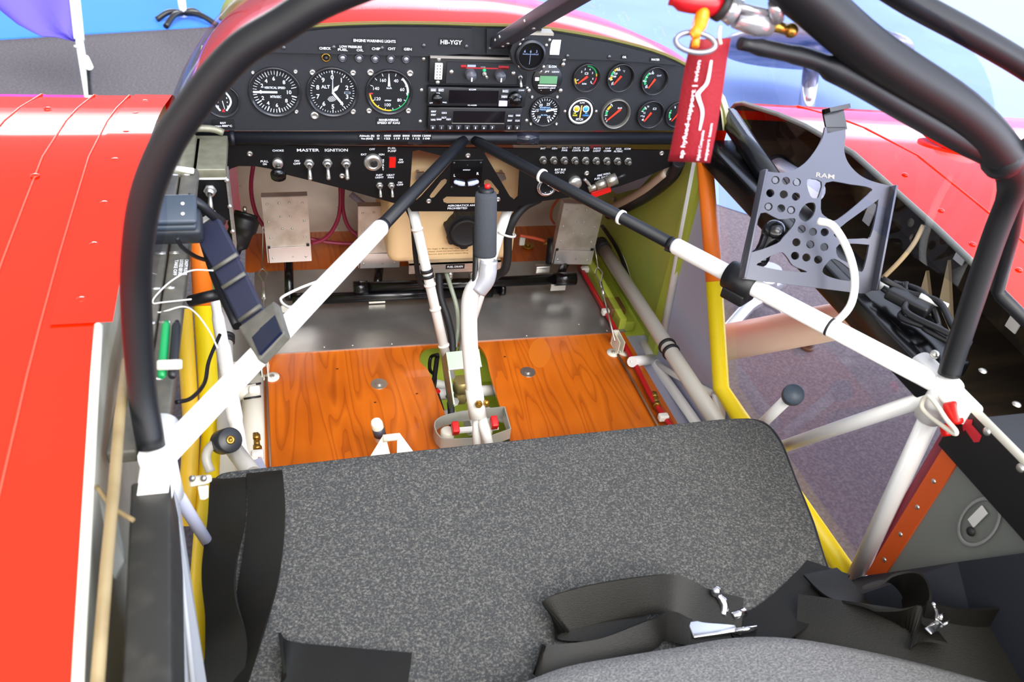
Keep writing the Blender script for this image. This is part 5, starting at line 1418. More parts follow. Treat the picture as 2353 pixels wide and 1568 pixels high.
# dark case
p = pc(418, 505, 1.02)
t = thing('control_box', 'dark slate box with ribbed lid on the left sill half behind the hoop', 'box', p)
Mx = T(*p) @ RX(.55)
MB(Mx).box(-.050, .022, -.020, .020, -.030, .002, 0, None, .006).build('body', DGREY, t)
MB(Mx).box(-.046, .018, -.018, .022, .002, .012, 0, None, .004).box(-.046, .020, -.016, .024, .014, .022, 0, None, .004).build('lid', mat('slate_plastic', '#303942', .45), t)
b = MB(Mx)
for y in (-.004, .010): b.ball((.004, y, .020), .003)
b.build('screws', CREAM, t)
MB().tube([pc(430, 452, 1.02), pc(460, 470, 1.03), pc(485, 492, 1.05), pc(510, 510, 1.08)], .006, 10, 0, 5).build('cable', BLK, t)
# navy panels and the little screen
t = thing('panel_strip', 'strip of three dark blue fabric panels hanging over the left wall', 'panel strip', pc(520, 600, 1.06))
for cs, z in ((((441, 530), (496, 493), (543, 583), (490, 619)), (1.06, 1.06, 1.02, 1.02)), (((490, 622), (543, 588), (561, 627), (512, 660)), (1.02, 1.02, 1.0, 1.0)), (((512, 663), (563, 630), (599, 703), (549, 739)), (1.0, 1.0, .955, .955))):
    quadbox(MB(), cs, z, .012).build('panel', NAVY, t, bevel=.002)
b = MB()
quadbox(b, ((436, 530), (440, 516), (492, 482), (496, 492)), (1.06, 1.065, 1.065, 1.06), .012)
b.build('end_bar', GREYT, t, bevel=.001)
for c0, c1, z in (((488, 621), (545, 584), 1.015), ((511, 662), (563, 628), .995), ((550, 737), (600, 702), .95)):
    MB().tube([pc(*c0, z), pc(*c1, z)], .0028, 8).build('seam_bar', GREYD, t)
MB().tube([pc(470, 560, 1.07), pc(500, 650, 1.04), pc(545, 750, .99)], .006, 10, 0, 4).build('back_cable', BLK, t)
t = thing('small_display', 'small dark display with blue grey screen clipped to the left brace tube', 'display', pc(600, 760, .99))
quadbox(MB(), ((545, 752), (630, 690), (653, 763), (592, 829)), (.935, .935, .905, .905), .016).build('case', GREYD, t, bevel=.003)
quadbox(MB(), ((568, 752), (626, 708), (645, 762), (595, 814)), (.9325, .932, .903, .903), .004).build('screen', mat('screen_navy', '#12162a', .2), t)
quadbox(MB(), ((594, 832), (652, 770), (656, 776), (598, 840)), (.91, .91, .915, .915), .012).build('bracket', GREYT, t)
# wiring on the left
tag(MB().tube([pc(405, 545, 1.0), pc(420, 570, 1.02), pc(450, 590, 1.05), pc(480, 600, 1.08)], .0028, 8, 0, 5).tube([pc(505, 770, 1.15), pc(480, 830, 1.1), pc(470, 880, 1.05), pc(440, 915, 1.0), pc(405, 925, .97)], .0026, 8, 0, 5).build('black_cable', BLK), 'thin black cable looping over the yellow door post', 'cable')
for pts, lb in (([(490, 622), (440, 622), (395, 645), (358, 680), (352, 697), (375, 695), (440, 688)], 'thin white wire looping over the left sill cover, upper one'), ([(345, 715), (370, 718), (420, 705), (450, 720), (480, 760), (500, 800)], 'thin white wire looping over the left sill cover, lower one')):
    tag(MB().tube([pc(x, y, 1.0 - (y - 620)*.0004) for x, y in pts], .0010, 8, 0, 6).build('white_wire', mat('wire_grey', '#c9c6be', .5)), lb, 'wire')
p = pc(470, 685, 1.06)
t = thing('cable_joint', 'black cable joint strapped across the left orange post', 'cable joint', p)
MB().tube([pc(438, 692, 1.06), pc(470, 684, 1.05), pc(505, 676, 1.05)], .0075, 12).build('sleeve', BLK, t)
for a_, lb, m_ in ((378, 'green pen standing in the clip on the left sill cover', GRN), (402, 'black pen in the clip beside the green pen', BLK)):
    t = thing('pen', lb, 'pen', pc(a_, 820, .86))
    MB().tube([pc(a_ + 5, 738, .89), pc(a_ + 3, 750, .885), pc(a_ - 6, 862, .84), pc(a_ - 7, 868, .838)], [.002, .0046, .0046, .003], 10).build('barrel', m_, t)
t = thing('pen_clip', 'grey clip holding the pens on the left sill', 'clip', pc(388, 840, .915))
quadbox(MB(), ((358, 828), (410, 826), (410, 850), (358, 852)), (.835,)*4, .012).build('clip', GREYT, t, bevel=.002)
t = thing('white_sleeve', 'white crumpled cable sleeve running down inside the left door post', 'cable sleeve', pX(530, 900, -.43))
MB().tube([pc(494, 690, 1.22), pc(506, 760, 1.23), pc(518, 830, 1.24), pc(534, 930, 1.26), pc(548, 1000, 1.26), pc(560, 1080, 1.25)], [.007, .009, .011, .012, .010, .012], 12, 0, 5).build('sleeve', mat('cloth_white', '#e6e3dc', .8, bump=(60, .8)), t)
t = thing('push_rod', 'grey control tube running back along the left wall', 'rod', pX(518, 850, -.43))
q0, q1 = pc(518, 715, 1.42), pc(517, 1010, 1.30)
MB().tube([q0, q1], .0125, 16).build('tube', GREYT, t)
for f_ in (.22, .25):
    MB(dirframe(q0.lerp(q1, f_), q1 - q0)).lathe([(.0125, -.004), (.0155, -.003), (.0155, .003), (.0125, .004)], 18).build('rubber_ring', RUB, t)
t = thing('frame_tube', 'cream frame tube beside the left edge of the plywood', 'tube', pZ(582, 960, 0))
MB().tube([pZ(582, 860, .0), pZ(582, 1075, .0)], .020, 16).tube([pZ(535, 908, .01), pZ(590, 896, .012)], .013, 14).build('tube', mat('cream_tube', '#d6d0be', .45), t)
for f_ in (885, 915): MB().tube([pZ(560, f_ + 2, .021), pZ(600, f_ - 4, .021)], .002, 6).build('band', BLK, t)
# trim lever
t = thing('trim_lever', 'black cylindrical handle on a grey U bracket at the left front corner of the seat', 'lever', pc(520, 1040, 1.22))
MB().tube([pc(484, 1085, 1.2), pc(474, 1055, 1.2), pc(480, 1032, 1.2), pc(500, 1015, 1.2), pc(520, 1008, 1.2)], .0068, 12, 0, 5).tube([pc(535, 1030, 1.24), pc(562, 1066, 1.22), pc(580, 1090, 1.20)], .013, 14).build('bracket', GREYT, t)
d = (CAM - pc(524, 1010, 1.2)).normalized() + V((.35, .1, .0))
MB(dirframe(pc(520, 1014, 1.2), d)).cyl(.0185, -.018, .016, 24, 0, None, .002).build('handle', mat('handle_dark', '#26282b', .4), t)
MB(dirframe(pc(520, 1014, 1.2), d)).lathe([(.0065, .016), (.0065, .018), (.003, .018), (.0025, .0165), (.00001, .0165)], 16).build('bolt', BRASS, t)
t = thing('bracket_plate', 'grey plate at the left front corner of the seat beside the red hose', 'plate', pc(585, 1080, 1.2))
quadbox(MB(), ((545, 1078), (600, 1050), (612, 1075), (560, 1090)), (1.22, 1.26, 1.22, 1.2), .004).build('plate', GREY, t)
t = thing('hinge_latch', 'white hinge piece with bolts at the foot of the left brace', 'latch', pc(455, 1110, .98))
quadbox(MB(), ((432, 1098), (478, 1094), (480, 1112), (434, 1122)), (.98,)*4, .014).build('plate', CREAM, t, bevel=.003)
quadbox(MB(), ((452, 1118), (472, 1118), (472, 1150), (458, 1150)), (.98,)*4, .012).build('tongue', CREAM, t, bevel=.002)
b = MB()
for x in (442, 468): b.ball(pc(x, 1100, .975), .004)
b.build('bolts', SCREW, t)
# dark cover over the left sill behind the hoop
t = thing('rear_sill_cover', 'long black cover over the left sill behind the white sleeve', 'cover', (-.455, -1.0, .48))
MB().box(-.017, .017, -.58, 0, .40, .484, 0, T(-.453, -.775, 0) @ RZ(.075), .003).build('cover', mat('worn_black', '#1f1e1a', .5, noise=(30, '#34322c', .5, .75)), t)
t = thing('side_sheet', 'pale grey creased sheet hanging inside below the left rear sill cover', 'sheet', pc(430, 1350, .80))
b = MB(); quadbox(b, ((396, 1098), (412, 1150), (478, 1590), (372, 1590)), (.80, .82, .78, .70), .003)
b.tube([pc(404, 1180, .80), pc(424, 1380, .772), pc(446, 1590, .745)], .0025, 8).build('sheet', mat('sheet_grey', '#9b9ea2', .4), t)
# ------------------------------------------------------------------ seat
def fillet(pts, r, n=5):
    out = []
    N = len(pts)
    for i in range(N):
        a, b, c = V((*pts[i-1], 0)), V((*pts[i], 0)), V((*pts[(i+1) % N], 0))
        u, w_ = (a - b), (c - b)
        d = min(r, u.length*.45, w_.length*.45)
        p0, p1 = b + u.normalized()*d, b + w_.normalized()*d
        for j in range(n):
            t = j / (n - 1)
            out.append((p0*(1-t) + b*t)*(1-t) + (b*(1-t) + p1*t)*t)
    return out
def cushion(outline, z0, z1, rnd_, name, m_, parent, sag=0.0):
    """soft slab: outline in plan, rounded upper rim"""
    P_ = fillet(outline, .012)
    c = sum(P_, V()) / len(P_)
    rows = []
    rows.append([p + V((0, 0, z0)) for p in P_])
    for i in range(6):
        a = PI/2*i/5
        rows.append([p + (c - p) * (rnd_*1.6*(1 - math.cos(a))) + V((0, 0, z1 - rnd_ + rnd_*math.sin(a))) for p in P_])
    for f_ in (.12, .3, .5, .7, .9, 1.0):
        q = rows[6]
        rows.append([v.lerp(V((c.x, c.y, z1 + sag*f_)), f_) for v in q])
    b = MB().grid(rows, close=True)
    return b.build(name, m_, parent)
sc_ = thing('seat_cushion', 'speckled grey carpet covered seat cushion spanning both seats', 'seat cushion', (0, -.7, .22))
OUTS = [(-.438, -.516), (-.2, -.510), (.1, -.506), (.34, -.504), (.39, -.510), (.408, -.53), (.408, -.57), (.392, -.64), (.375, -.72), (.352, -.80), (.335, -.90), (.33, -.98), (.0, -.985), (-.42, -.985), (-.432, -.9), (-.436, -.7)]
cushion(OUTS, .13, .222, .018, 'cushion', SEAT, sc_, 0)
MB().tube([V((x, y, .214)) for x, y in OUTS[3:12]], .0022, 8, 0, 4).build('piping', mat('piping_dark', '#1c1d22', .8), sc_)
bk = thing('backrest_cushion', 'lighter grey backrest cushion bulging up at the bottom right of the seat', 'backrest', (.15, -1.0, .25))
top = [(-.45, 1720), (-.2, 1640), (-.12, 1580), (-.06, 1535), (.0, 1512), (.07, 1490), (.13, 1470), (.18, 1464), (.23, 1472), (.29, 1495), (.34, 1520), (.39, 1548), (.45, 1585)]
rows = [[] for _ in range(7)]
for x, py in catmull([V((a, b, 0)) for a, b in top], 3) and [(q.x, q.y) for q in catmull([V((a, b, 0)) for a, b in top], 3)]:
    # ridge point: height .27 where the ray through the row meets it
    lo, hi = -1.6, -.6
    for _ in range(40):
        mid = (lo + hi) / 2
        v = ROT.transposed() @ (V((x, mid, .268)) - CAM)
        yy = CY - F_PX * v.y / -v.z if v.z < 0 else 1e9
        if yy > py: lo = mid
        else: hi = mid
    y = hi
    for i, (dy, z) in enumerate(((-.02, .16), (.004, .215), (.010, .245), (0, .268), (-.025, .29), (-.09, .33), (-.30, .50))):
        rows[i].append(V((x, y + dy, z)))
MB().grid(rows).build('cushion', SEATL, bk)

# ------------------------------------------------------------------ belts
def belt(name, label, pts, wd, sides, group='seat belts', z=.226, part='webbing', cat='seat belt'):
    t = thing(name, label, cat, pts[0], group)
    MB().ribbon(pts, wd, sides).build(part, WEB, t, recalc=False)
    return t
ZB = .228
L1_ = [pZ(607, 1083, .19), pZ(608, 1092, .224), pZ(612, 1180, ZB), pZ(600, 1300, ZB), pZ(575, 1420, ZB), pZ(520, 1590, ZB)]
belt('seat_belt', 'right hand strap of the two black straps on the left end of the cushion', L1_, .047, [(1, 0, 0), (1, 0, 0), (1, .02, .02), (1, .1, .1), (1, .25, .35), (1, .5, .4)])
L2_ = [pZ(526, 1098, .19), pZ(524, 1108, .224), pZ(520, 1200, ZB), pZ(505, 1300, ZB + .012), pZ(508, 1400, ZB + .016), pZ(520, 1500, ZB + .006), pZ(500, 1600, ZB)]
belt('seat_belt', 'left hand strap of the two black straps hanging over the left edge of the cushion', L2_, .046, [(1, 0, 0), (1, 0, 0), (1, 0, .05), (1, -.1, .5), (.8, .1, .7), (1, .3, .3), (1, 0, 0)])
B_ = [pZ(648, 1500, ZB + .022), pZ(655, 1520, ZB + .006), pZ(690, 1530, ZB), pZ(800, 1540, ZB), pZ(940, 1552, ZB)]
belt('seat_belt', 'short flat black strap at the bottom edge of the seat, left of the middle', B_, .052, [(-.1, 1, .1), (0, 1, .1), (0, 1, 0), (0, 1, 0), (0, 1, 0)])
C_ = [pZ(1705, 1418, ZB + .01), pZ(1620, 1395, ZB + .012), pZ(1555, 1368, ZB + .018), pZ(1490, 1368, ZB + .026), pZ(1380, 1385, ZB + .024), pZ(1285, 1412, ZB + .016), pZ(1290, 1430, ZB + .004), pZ(1380, 1432, ZB + .004), pZ(1480, 1425, ZB + .004)]
belt('seat_belt', 'black strap folded into a loop in the middle of the seat beside the left buckle', C_, .046, [(.1, 1, .3), (.1, 1, .3), (.1, .8, .6), (0, .6, .8), (0, .6, .8), (-.2, .7, .7), (0, 1, .2), (0, 1, .1), (0, 1, 0)])
D_ = [pZ(1235, 1515, ZB + .012), pZ(1260, 1520, ZB + .014), pZ(1380, 1505, ZB + .014), pZ(1490, 1462, ZB + .022), pZ(1535, 1440, ZB + .02), pZ(1590, 1455, ZB + .004), pZ(1680, 1468, ZB)]
belt('seat_belt', 'black strap end twisting below the folded loop towards the backrest', D_, .034, [(0, .9, .4), (0, .9, .4), (0, .8, .6), (.3, .7, .7), (.6, .6, .6), (.2, 1, .2), (0, 1, 0)])
E_ = [pZ(1900, 1305, ZB + .002), pZ(1850, 1370, ZB + .004), pZ(1780, 1430, ZB + .004), pZ(1690, 1470, ZB)]
belt('seat_belt', 'dark strap falling from the right end of the cushion to the left buckle', E_, .060, [(-.7, -.7, .1)]*4)
# right hand pile beyond the cushion
F_ = [pZ(1885, 1315, .235), pZ(1950, 1375, .25), pZ(2030, 1415, .27), pZ(2110, 1445, .285), pZ(2160, 1460, .285)]
belt('seat_belt', 'black strap running from the cushion corner down to the right buckle', F_, .052, [(.5, -.7, .2)]*5)
G_ = [pZ(1830, 1440, .235), pZ(1930, 1455, .25), pZ(2060, 1475, .265), pZ(2200, 1500, .28), pZ(2330, 1525, .285), pZ(2450, 1550, .285)]
belt('seat_belt', 'broad black lap strap along the right end of the backrest', G_, .080, [(0, 1, .15)]*6)
H_ = [pZ(1985, 1350, .25), pZ(2050, 1335, .27), pZ(2095, 1350, .275), pZ(2105, 1395, .27), pZ(2070, 1420, .26)]
belt('seat_belt', 'black strap loop standing up between the orange strip and the right buckle', H_, .050, [(.1, -.5, .9), (.1, -.5, .9), (.1, -.3, .9), (.1, -.3, .9), (0, -.3, .9)])
I_ = [pZ(2120, 1425, .28), pZ(2190, 1440, .285), pZ(2270, 1435, .295), pZ(2325, 1410, .305), pZ(2340, 1375, .31), pZ(2300, 1355, .31), pZ(2240, 1345, .31)]
belt('seat_belt', 'black strap curled up into a hoop at the right edge of the photo', I_, .050, [(0, .4, .9), (0, .3, .9), (0, .2, 1), (.1, 0, 1), (.1, 0, 1), (.1, 0, 1), (.1, 0, 1)])
t = thing('seat_pad', 'dark padded side panel behind the belts under the grey green fuselage side', 'pad', (.45, -1.0, .16))
MB().add([pX(1950, 1330, .448), pX(2200, 1292, .448), pX(2420, 1262, .448), V((.43, -1.2, .1)), V((.35, -.9, .12)), V((.36, -.80, .12))], [(0, 1, 2, 3, 4, 5)]).box(.36, .44, -1.4, -.80, .02, .15, 0, None, .02).build('pad', mat('pad_dark', '#23252e', .7), t)
# buckles
def buckle(lb, p, a, s=1.0):
    M = T(*p) @ RZ(a)
    t = thing('belt_buckle', lb, 'buckle', M)
    b = MB(M).box(-.036*s, .022*s, -.011*s, .011*s, 0, .004*s, 0, None, .0015)
    b.build('plate', STEEL, t)
    b = MB(M).tube([(.012*s, .012*s, .004), (.016*s, .022*s, .012), (.010*s, .034*s, .018)], [.005*s, .0055*s, .004*s], 10, 0, 5).ball((.009*s, .036*s, .020), .0068*s)
    b.build('release_lever', CHROME, t)
    MB(M).tube([(.02*s, -.010*s, .004), (.046*s, -.010*s, .004)], .0036*s, 10).tube([(.022*s, .008*s, .005), (.040*s, .012*s, .006)], .006*s, 10).build('hook', STEEL, t)
    return t
buckle('silver belt buckle with raised lever in the middle right of the seat', pZ(1648, 1443, ZB + .004), -.02)
t = buckle('small silver buckle hook on the black straps at the far right', pZ(2150, 1440, .298), .3, .42)
# ------------------------------------------------------------------ engine cowling
t = thing('engine_cowling', 'glossy red engine cowling ahead of the windscreen', 'cowling', (0, .3, .6))
rows = []
for y, kx_, dz in ((-.004, 1.0, .004), (.06, 1.0, .006), (.3, 1.0, -.030), (.6, .99, -.095), (.9, .93, -.17), (1.15, .8, -.26), (1.3, .55, -.38)):
    row = []
    for p in AR:
        z = p.z + dz
        row.append(V((p.x * kx_, y, z)))
    a_, b2 = row[0].copy(), row[-1].copy()
    row = [V((a_.x - .0, y, -.15)), V((a_.x, y, .2))] + row + [V((b2.x, y, .2)), V((b2.x, y, -.15))]
    rows.append(row)
MB().grid(rows).build('shell', RED, t)
q = pY(545, 10, .75)
MB(T(q.x, q.y, q.z)).tube([(-.03, 0, -.04), (-.012, 0, .0), (.02, 0, .012), (.05, 0, .012)], .016, 12, 0, 5).build('intake_pipe', mat('olive_pipe', '#6d7a4a', .5), t)
q = pY(1272, 26, .45)
b = MB(frame((.24, .42, .612), (1, -.05, 0), (0, 1, -.1))).box(-.022, .022, -.03, .03, 0, .001, 0)
b.build('data_sticker', mat('sticker', '#e8d0d8', .5), t)

# ------------------------------------------------------------------ wings
PRU = [(.160, .452), (.158, .466), (.148, .480), (.12, .493), (.06, .507), (-.011, .524), (-.1, .540), (-.25, .556), (-.37, .551), (-.48, .546), (-.60, .537), (-.67, .530), (-.95, .490), (-1.3, .43), (-1.75, .35)]
PRL = [(.160, .452), (.155, .440), (.13, .425), (.05, .405), (-.2, .375), (-.6, .345), (-1.2, .33), (-1.75, .34)]
def skin(x0, x1, sweep, dih, mi, b, pts, n=4, off=0.0, tp=0.0):
    rows = []
    for i in range(n + 1):
        f_ = i / n; x = x0 + (x1 - x0)*f_; d = abs(x - x0)
        rows.append([V((x + (tp*max(0, -.6 - y) if i == 0 else 0), y + sweep*d, z + dih*d + off)) for y, z in pts])
    return b.grid(rows, mi)
def seams(b, x, sweep, dih, x0, mi, r=.0012):
    d = abs(x - x0)
    pts = [V((x, y + sweep*d, z + dih*d + .0006)) for y, z in PRU[1:]]
    return b.tube(pts, r, 6, mi)
# left
t = thing('left_wing', 'glossy red left wing with riveted root strip, seen from above', 'wing', (-.51, -.3, .45))
TP = .07
b = MB(); skin(-.512, -3.2, 0, 0, 0, b, PRU, tp=TP); skin(-.512, -3.2, 0, 0, 0, b, PRL, tp=TP)
w_ = b.build('wing_skin', RED, t)
b = MB()
for x in (-.565, -.62, -.70, -.80): seams(b, x, 0, 0, -.5, 0)
for x, y in ((-.532, .06), (-.532, -.05), (-.532, -.15), (-.532, -.26), (-.532, -.37), (-.532, -.46), (-.532, -.56), (-.66, -.02), (-.72, -.22), (-.62, -.30)):
    z = next(z0 + (z1 - z0)*(y - y0)/(y1 - y0) for (y0, z0), (y1, z1) in zip(PRU, PRU[1:]) if y1 <= y <= y0)
    b.dome(.0055, .0022, 12, 1, T(x, y, z + .001))
b.build('seams_and_rivets', [mat('seam_red', (.85, .06, .03), .4), RED], w_)
strip_ = [p for p in PRU if p[0] >= -.60]
b = MB(); skin(-.497, -.556, 0, 0, 0, b, strip_, 1, .0022)
b.build('root_strip', RED, t)
b = MB(); back_ = [p for p in PRU if p[0] <= -.60]
b.tube([V((-.511 + TP*max(0, -.6 - y), y, z - .002)) for y, z in back_], .0045, 10)
b.build('edge_bead', CREAM, t)
b = MB(); rr = []
for (y, z) in [p for p in PRU if p[0] <= .12]:
    zl = .20
    xr = -.5105 + TP*max(0, -.6 - y)
    rr.append([V((xr, y, z - .002)), V((xr, y, (z + zl)/2)), V((xr, y, zl))])
b.grid(rr); b.build('root_rib', RIBW, t)
tag(MB().tube([pc(292, 830, .80), pc(275, 960, .76), pc(262, 1120, .71), pc(245, 1300, .66), pc(222, 1590, .60)], .0050, 12).build('wooden_rod', WOODR), 'long wooden rod lying in the gap beside the left wing root', 'rod')
tag(MB().tube([pc(222, 1118, .715), pc(258, 1165, .70), pc(306, 1196, .69)], .0021, 8, 0, 5).build('cord', mat('cord_tan', '#6e5d3c', .8, bump=(300, .8))), 'short tan cord crossing the gap beside the left wing', 'cord')
b = MB()
quadbox(b, ((224, 1125), (262, 1170), (285, 1290), (262, 1330)), (.72, .71, .69, .68), .004)
tag(b.build('gap_fairing', mat('fairing_grey', '#5a5c58', .35)), 'grey tapering plate in the gap beside the left wing', 'plate')
# right
SWP, DIH = -.105, 0.0
t = thing('right_wing', 'glossy red right wing with open root and white filler cap', 'wing', (.6, -.3, .45))
b = MB(); skin(.6, 4.2, SWP, DIH, 0, b, PRU); skin(.6, 4.2, SWP, DIH, 0, b, PRL)
w_ = b.build('wing_skin', RED, t)
b = MB(); skin(.602, .80, SWP, DIH, 0, b, [(y, z - .004) for y, z in PRU[1:]], 1); skin(.602, .80, SWP, DIH, 0, b, [(y, z + .004) for y, z in PRL[1:]], 1)
rr = []
for (y, z) in PRU[1:]:
    zl = next((z0 + (z1 - z0)*(y - y0)/(y1 - y0 - 1e-9) for (y0, z0), (y1, z1) in zip(PRL, PRL[1:]) if y1 <= y <= y0), .34)
    rr.append([V((.80, y - .02, z - .003)), V((.80, y - .02, zl + .003))])
b.grid(rr); b.build('inner_bay', DARKI, t)
b = MB().tube([V((.6, y, z - .001)) for y, z in PRU], .0048, 10).build('root_edge', mat('edge_grey', '#6e7068', .5), t)
b = MB().tube([V((.6, y, z)) for y, z in PRL], .0048, 10).build('root_edge', mat('edge_alu', '#b4b2ac', .4, .4), t)
b = MB()
for y, x in ((-.1, .66), (-.32, .65), (-.43, .64), (-.52, .63), (-.58, .66)):
    z = next(z0 + (z1 - z0)*(y - y0)/(y1 - y0) for (y0, z0), (y1, z1) in zip(PRU, PRU[1:]) if y1 <= y <= y0)
    b.dome(.005, .002, 10, 1, T(x, y + SWP*(x - .6), z + .001))
for x in (.72, .95): seams(b, x, SWP, DIH, .6, 0)
b.build('seams_and_rivets', [MATS['seam_red'], RED], w_)
q = pZ(2218, 318, .556)
b = MB(T(q.x, q.y, q.z - .004)).cyl(.075, 0, .006, 32, 0).lathe([(.044, .006), (.044, .020), (.036, .030), (.00001, .032)], 28, 1)
b.build('filler_cap', [RED, mat('cap_white', '#e4dfe4', .4)], t)
# spar stub, strut and strings inside the bay
t = thing('spar_tube', 'grey spar tube with black ring sticking out of the right wing root', 'spar', pX(1760, 370, .62))
q0, q1 = pX(1735, 350, .74), pX(1870, 440, .565)
MB().tube([q0, q1], .020, 16).build('tube', GREY, t)
MB(dirframe(q0.lerp(q1, .45), q1 - q0)).lathe([(.020, -.006), (.026, -.005), (.026, .005), (.020, .006)], 20).build('rubber_ring', RUB, t)
tag(MB().tube([V((.565, .1, .40)), V((.565, -.9, .375))], .011, 14).build('root_tube', mat('root_alu', '#b9b6b2', .35, .6)), 'pale metal tube along the bottom of the right wing root', 'tube')
for pts, lb in (([(2122, 518), (2100, 560), (2068, 600), (2028, 640)], 'beige cord hanging across the right wing root'), ):
    tag(MB().tube([pX(x, y, .60 - i*.012) for i, (x, y) in enumerate(pts)], .0036, 8, 0, 5).build('cord', mat('cord_beige', '#b8a07c', .8)), lb, 'cord')
for i, (tip, l_, r_) in enumerate((((2128, 622), (2096, 730), (2142, 745)), ((2178, 598), (2156, 700), (2186, 770)))):
    t = thing('rib_gusset', ('pale wooden triangle' if i == 0 else 'taller pale wooden wedge') + ' inside the right wing root', 'gusset', pX(*tip, .66))
    P_ = [pX(*tip, .66), pX(*l_, .63), pX(*r_, .63)]; n_ = V((.006, 0, 0))
    MB().add(P_ + [p + n_ for p in P_], [(0, 1, 2), (5, 4, 3), (0, 3, 4, 1), (1, 4, 5, 2), (2, 5, 3, 0)]).build('wedge', mat('pale_wood', '#cdb58c', .6), t)
b = MB()
for px, py in ((2005, 478), (1995, 502), (2208, 590), (2330, 745)):
    q = pX(px, py, .66); b.box(-.002, .0, -.010, .010, -.010, .010, 0, T(*q))
tag(b.build('rib_labels', WHT2), 'tiny white labels stuck inside the right wing root', 'labels')
# fairing beside the panel's right end
t = thing('panel_end_fairing', 'olive cream curved fairing at the right end of the instrument panel', 'fairing', pY(1665, 270, .02))
pts = [(1640, 200), (1658, 222), (1670, 255), (1675, 300)]
rows = [[pY(px - 14, py, -.01) for px, py in pts], [pY(px + 4, py, .02) for px, py in pts], [pY(px + 8, py, .10) for px, py in pts]]
MB().grid(rows).build('shell', mat('olive_cream', '#a8a07c', .5), t)

# ------------------------------------------------------------------ hoop and canopy frame
YH = -.70
hp = [V((-.455, -.738, .490)), V((-.457, -.715, .545)), V((-.449, -.70, .64)), V((-.437, -.70, .70)), V((-.4235, -.70, .742)), V((-.4035, -.70, .781)), V((-.383, -.70, .8095)), V((-.361, -.70, .8365)), V((-.34, -.70, .857)), V((-.314, -.70, .8735)), V((-.275, -.70, .897)), V((-.2, -.70, .925)), V((-.1, -.70, .948)), V((0, -.70, .955)), V((.1, -.70, .944)), V((.2, -.70, .908))]
t = thing('canopy_hoop', 'thick black roll hoop arching over the cockpit from the left sill', 'hoop', (-.455, -.74, .49))
hr = [V((.115, -.70, .916)), V((.205, -.70, .868)), V((.328, -.70, .815)), V((.40, -.70, .772)), V((.44, -.70, .735)), V((.449, -.705, .66)), V((.45, -.73, .53)), V((.45, -.738, .495))]
allp = hp[:-2] + [V((.06, -.70, .938))] + hr
cc = catmull(allp, 5)
rad = []
for p in cc:
    if p.x < .05: rad.append(.0130)
    elif p.z > .70: rad.append(.0130 + .0080*min(1, max(0, (p.x - .05)/.06)) * min(1, max(0, (p.z - .715)/.05)))
    else: rad.append(.0130)
MB().tube(cc, rad, 20).build('tube', mat('hoop_black', '#07090d', .48, spec=.35), t)
t = thing('canopy_tubing', 'black canopy side frame of thinner tubes at the top right, outside the hoop', 'frame', (.45, -.7, .8))
up = [pc(1700, -230, .72), pc(1990, -60, .76), pc(2100, 8, .775), pc(2230, 78, .80), pc(2353, 150, .83), pc(2425, 205, .845), pc(2435, 265, .855), pc(2375, 335, .855)]
MB().tube(up, .0125, 16, 0, 4).build('upper_tube', TUBEB, t)
dn = [pc(1700, 100, .72), pc(1790, 118, .735), pc(1870, 138, .75), pc(1960, 180, .77), pc(2080, 250, .80), pc(2200, 318, .835), pc(2290, 365, .87)]
MB().tube(dn, [.0055, .0075, .0085, .0125, .0125, .0125, .012], 14, 0, 4).build('lower_tube', TUBEB, t)
MB().tube([pc(2362, 330, .85), pc(2346, 420, .90), pc(2325, 540, .97), pc(2292, 665, 1.04), pc(2300, 680, 1.04), pc(2420, 800, 1.04)], .0085, 12).build('side_tube', TUBEB, t)
MB(T(*pc(2305, 365, .865))).ball((0, 0, 0), .022).build('corner_gusset', TUBEB, t)
# windscreen post
q0, q1 = V((.038, -.004, .640)), pX(1330, -14, .035)
q2 = q1 + (q1 - q0)*.25
M = dirframe(q0, q1 - q0, (1, 0, 0))
L = (q1 - q0).length * 1.3
t = thing('windscreen_post', 'dark grey flat windscreen post with rivets rising from the panel centre', 'post', q0)
b = MB(M)
b.box(-.009, .009, -.013, .013, 0, L, 0, None, .002)
for f_ in (.06, .12, .4):
    for s_ in (-1, 1): b.dome(.003, .002, 8, 1, T(0, 0, L*f_) @ RX(s_*PI/2) @ T(0, 0, .013)).dome(.003, .002, 8, 1, T(0, 0, L*f_) @ RY(s_*PI/2) @ T(0, 0, .009))
b.build('post', [mat('post_grey', '#34343c', .45), SCREW], t)
# latch handle with carabiner, ring and red ribbon
t = thing('canopy_latch', 'metal canopy latch with red handle at the top of the photo', 'latch', pc(1700, 40, .72))
MB().tube([pc(1540, -8, .70), pc(1590, 4, .70), pc(1650, 8, .705)], [.007, .0095, .011], 16, 0, 4).build('red_handle', mat('handle_red', '#a30a18', .35), t)
MB().tube([pc(1650, 8, .705), pc(1664, 16, .707)], .0135, 16).build('black_collar', RUB, t)
MB().tube([pc(1662, 12, .707), pc(1690, 28, .71)], [.0105, .0125], 16).tube([pc(1690, 40, .715), pc(1740, 52, .72), pc(1770, 60, .725)], [.009, .0115, .009], 16).tube([pc(1690, 14, .70), pc(1760, 30, .71)], .004, 10).tube([pc(1782, 5, .70), pc(1785, 45, .715)], .0065, 12).build('barrel', mat('latch_metal', '#b4b6bc', .25, .7), t)
MB().tube([pc(1775, 58, .72), pc(1810, 68, .73)], .005, 10).ball(pc(1818, 70, .73), .0065).build('cable_end', BRASS, t)
t = thing('orange_toggle', 'orange plastic toggle below the red latch handle', 'toggle', pc(1610, 60, .70))
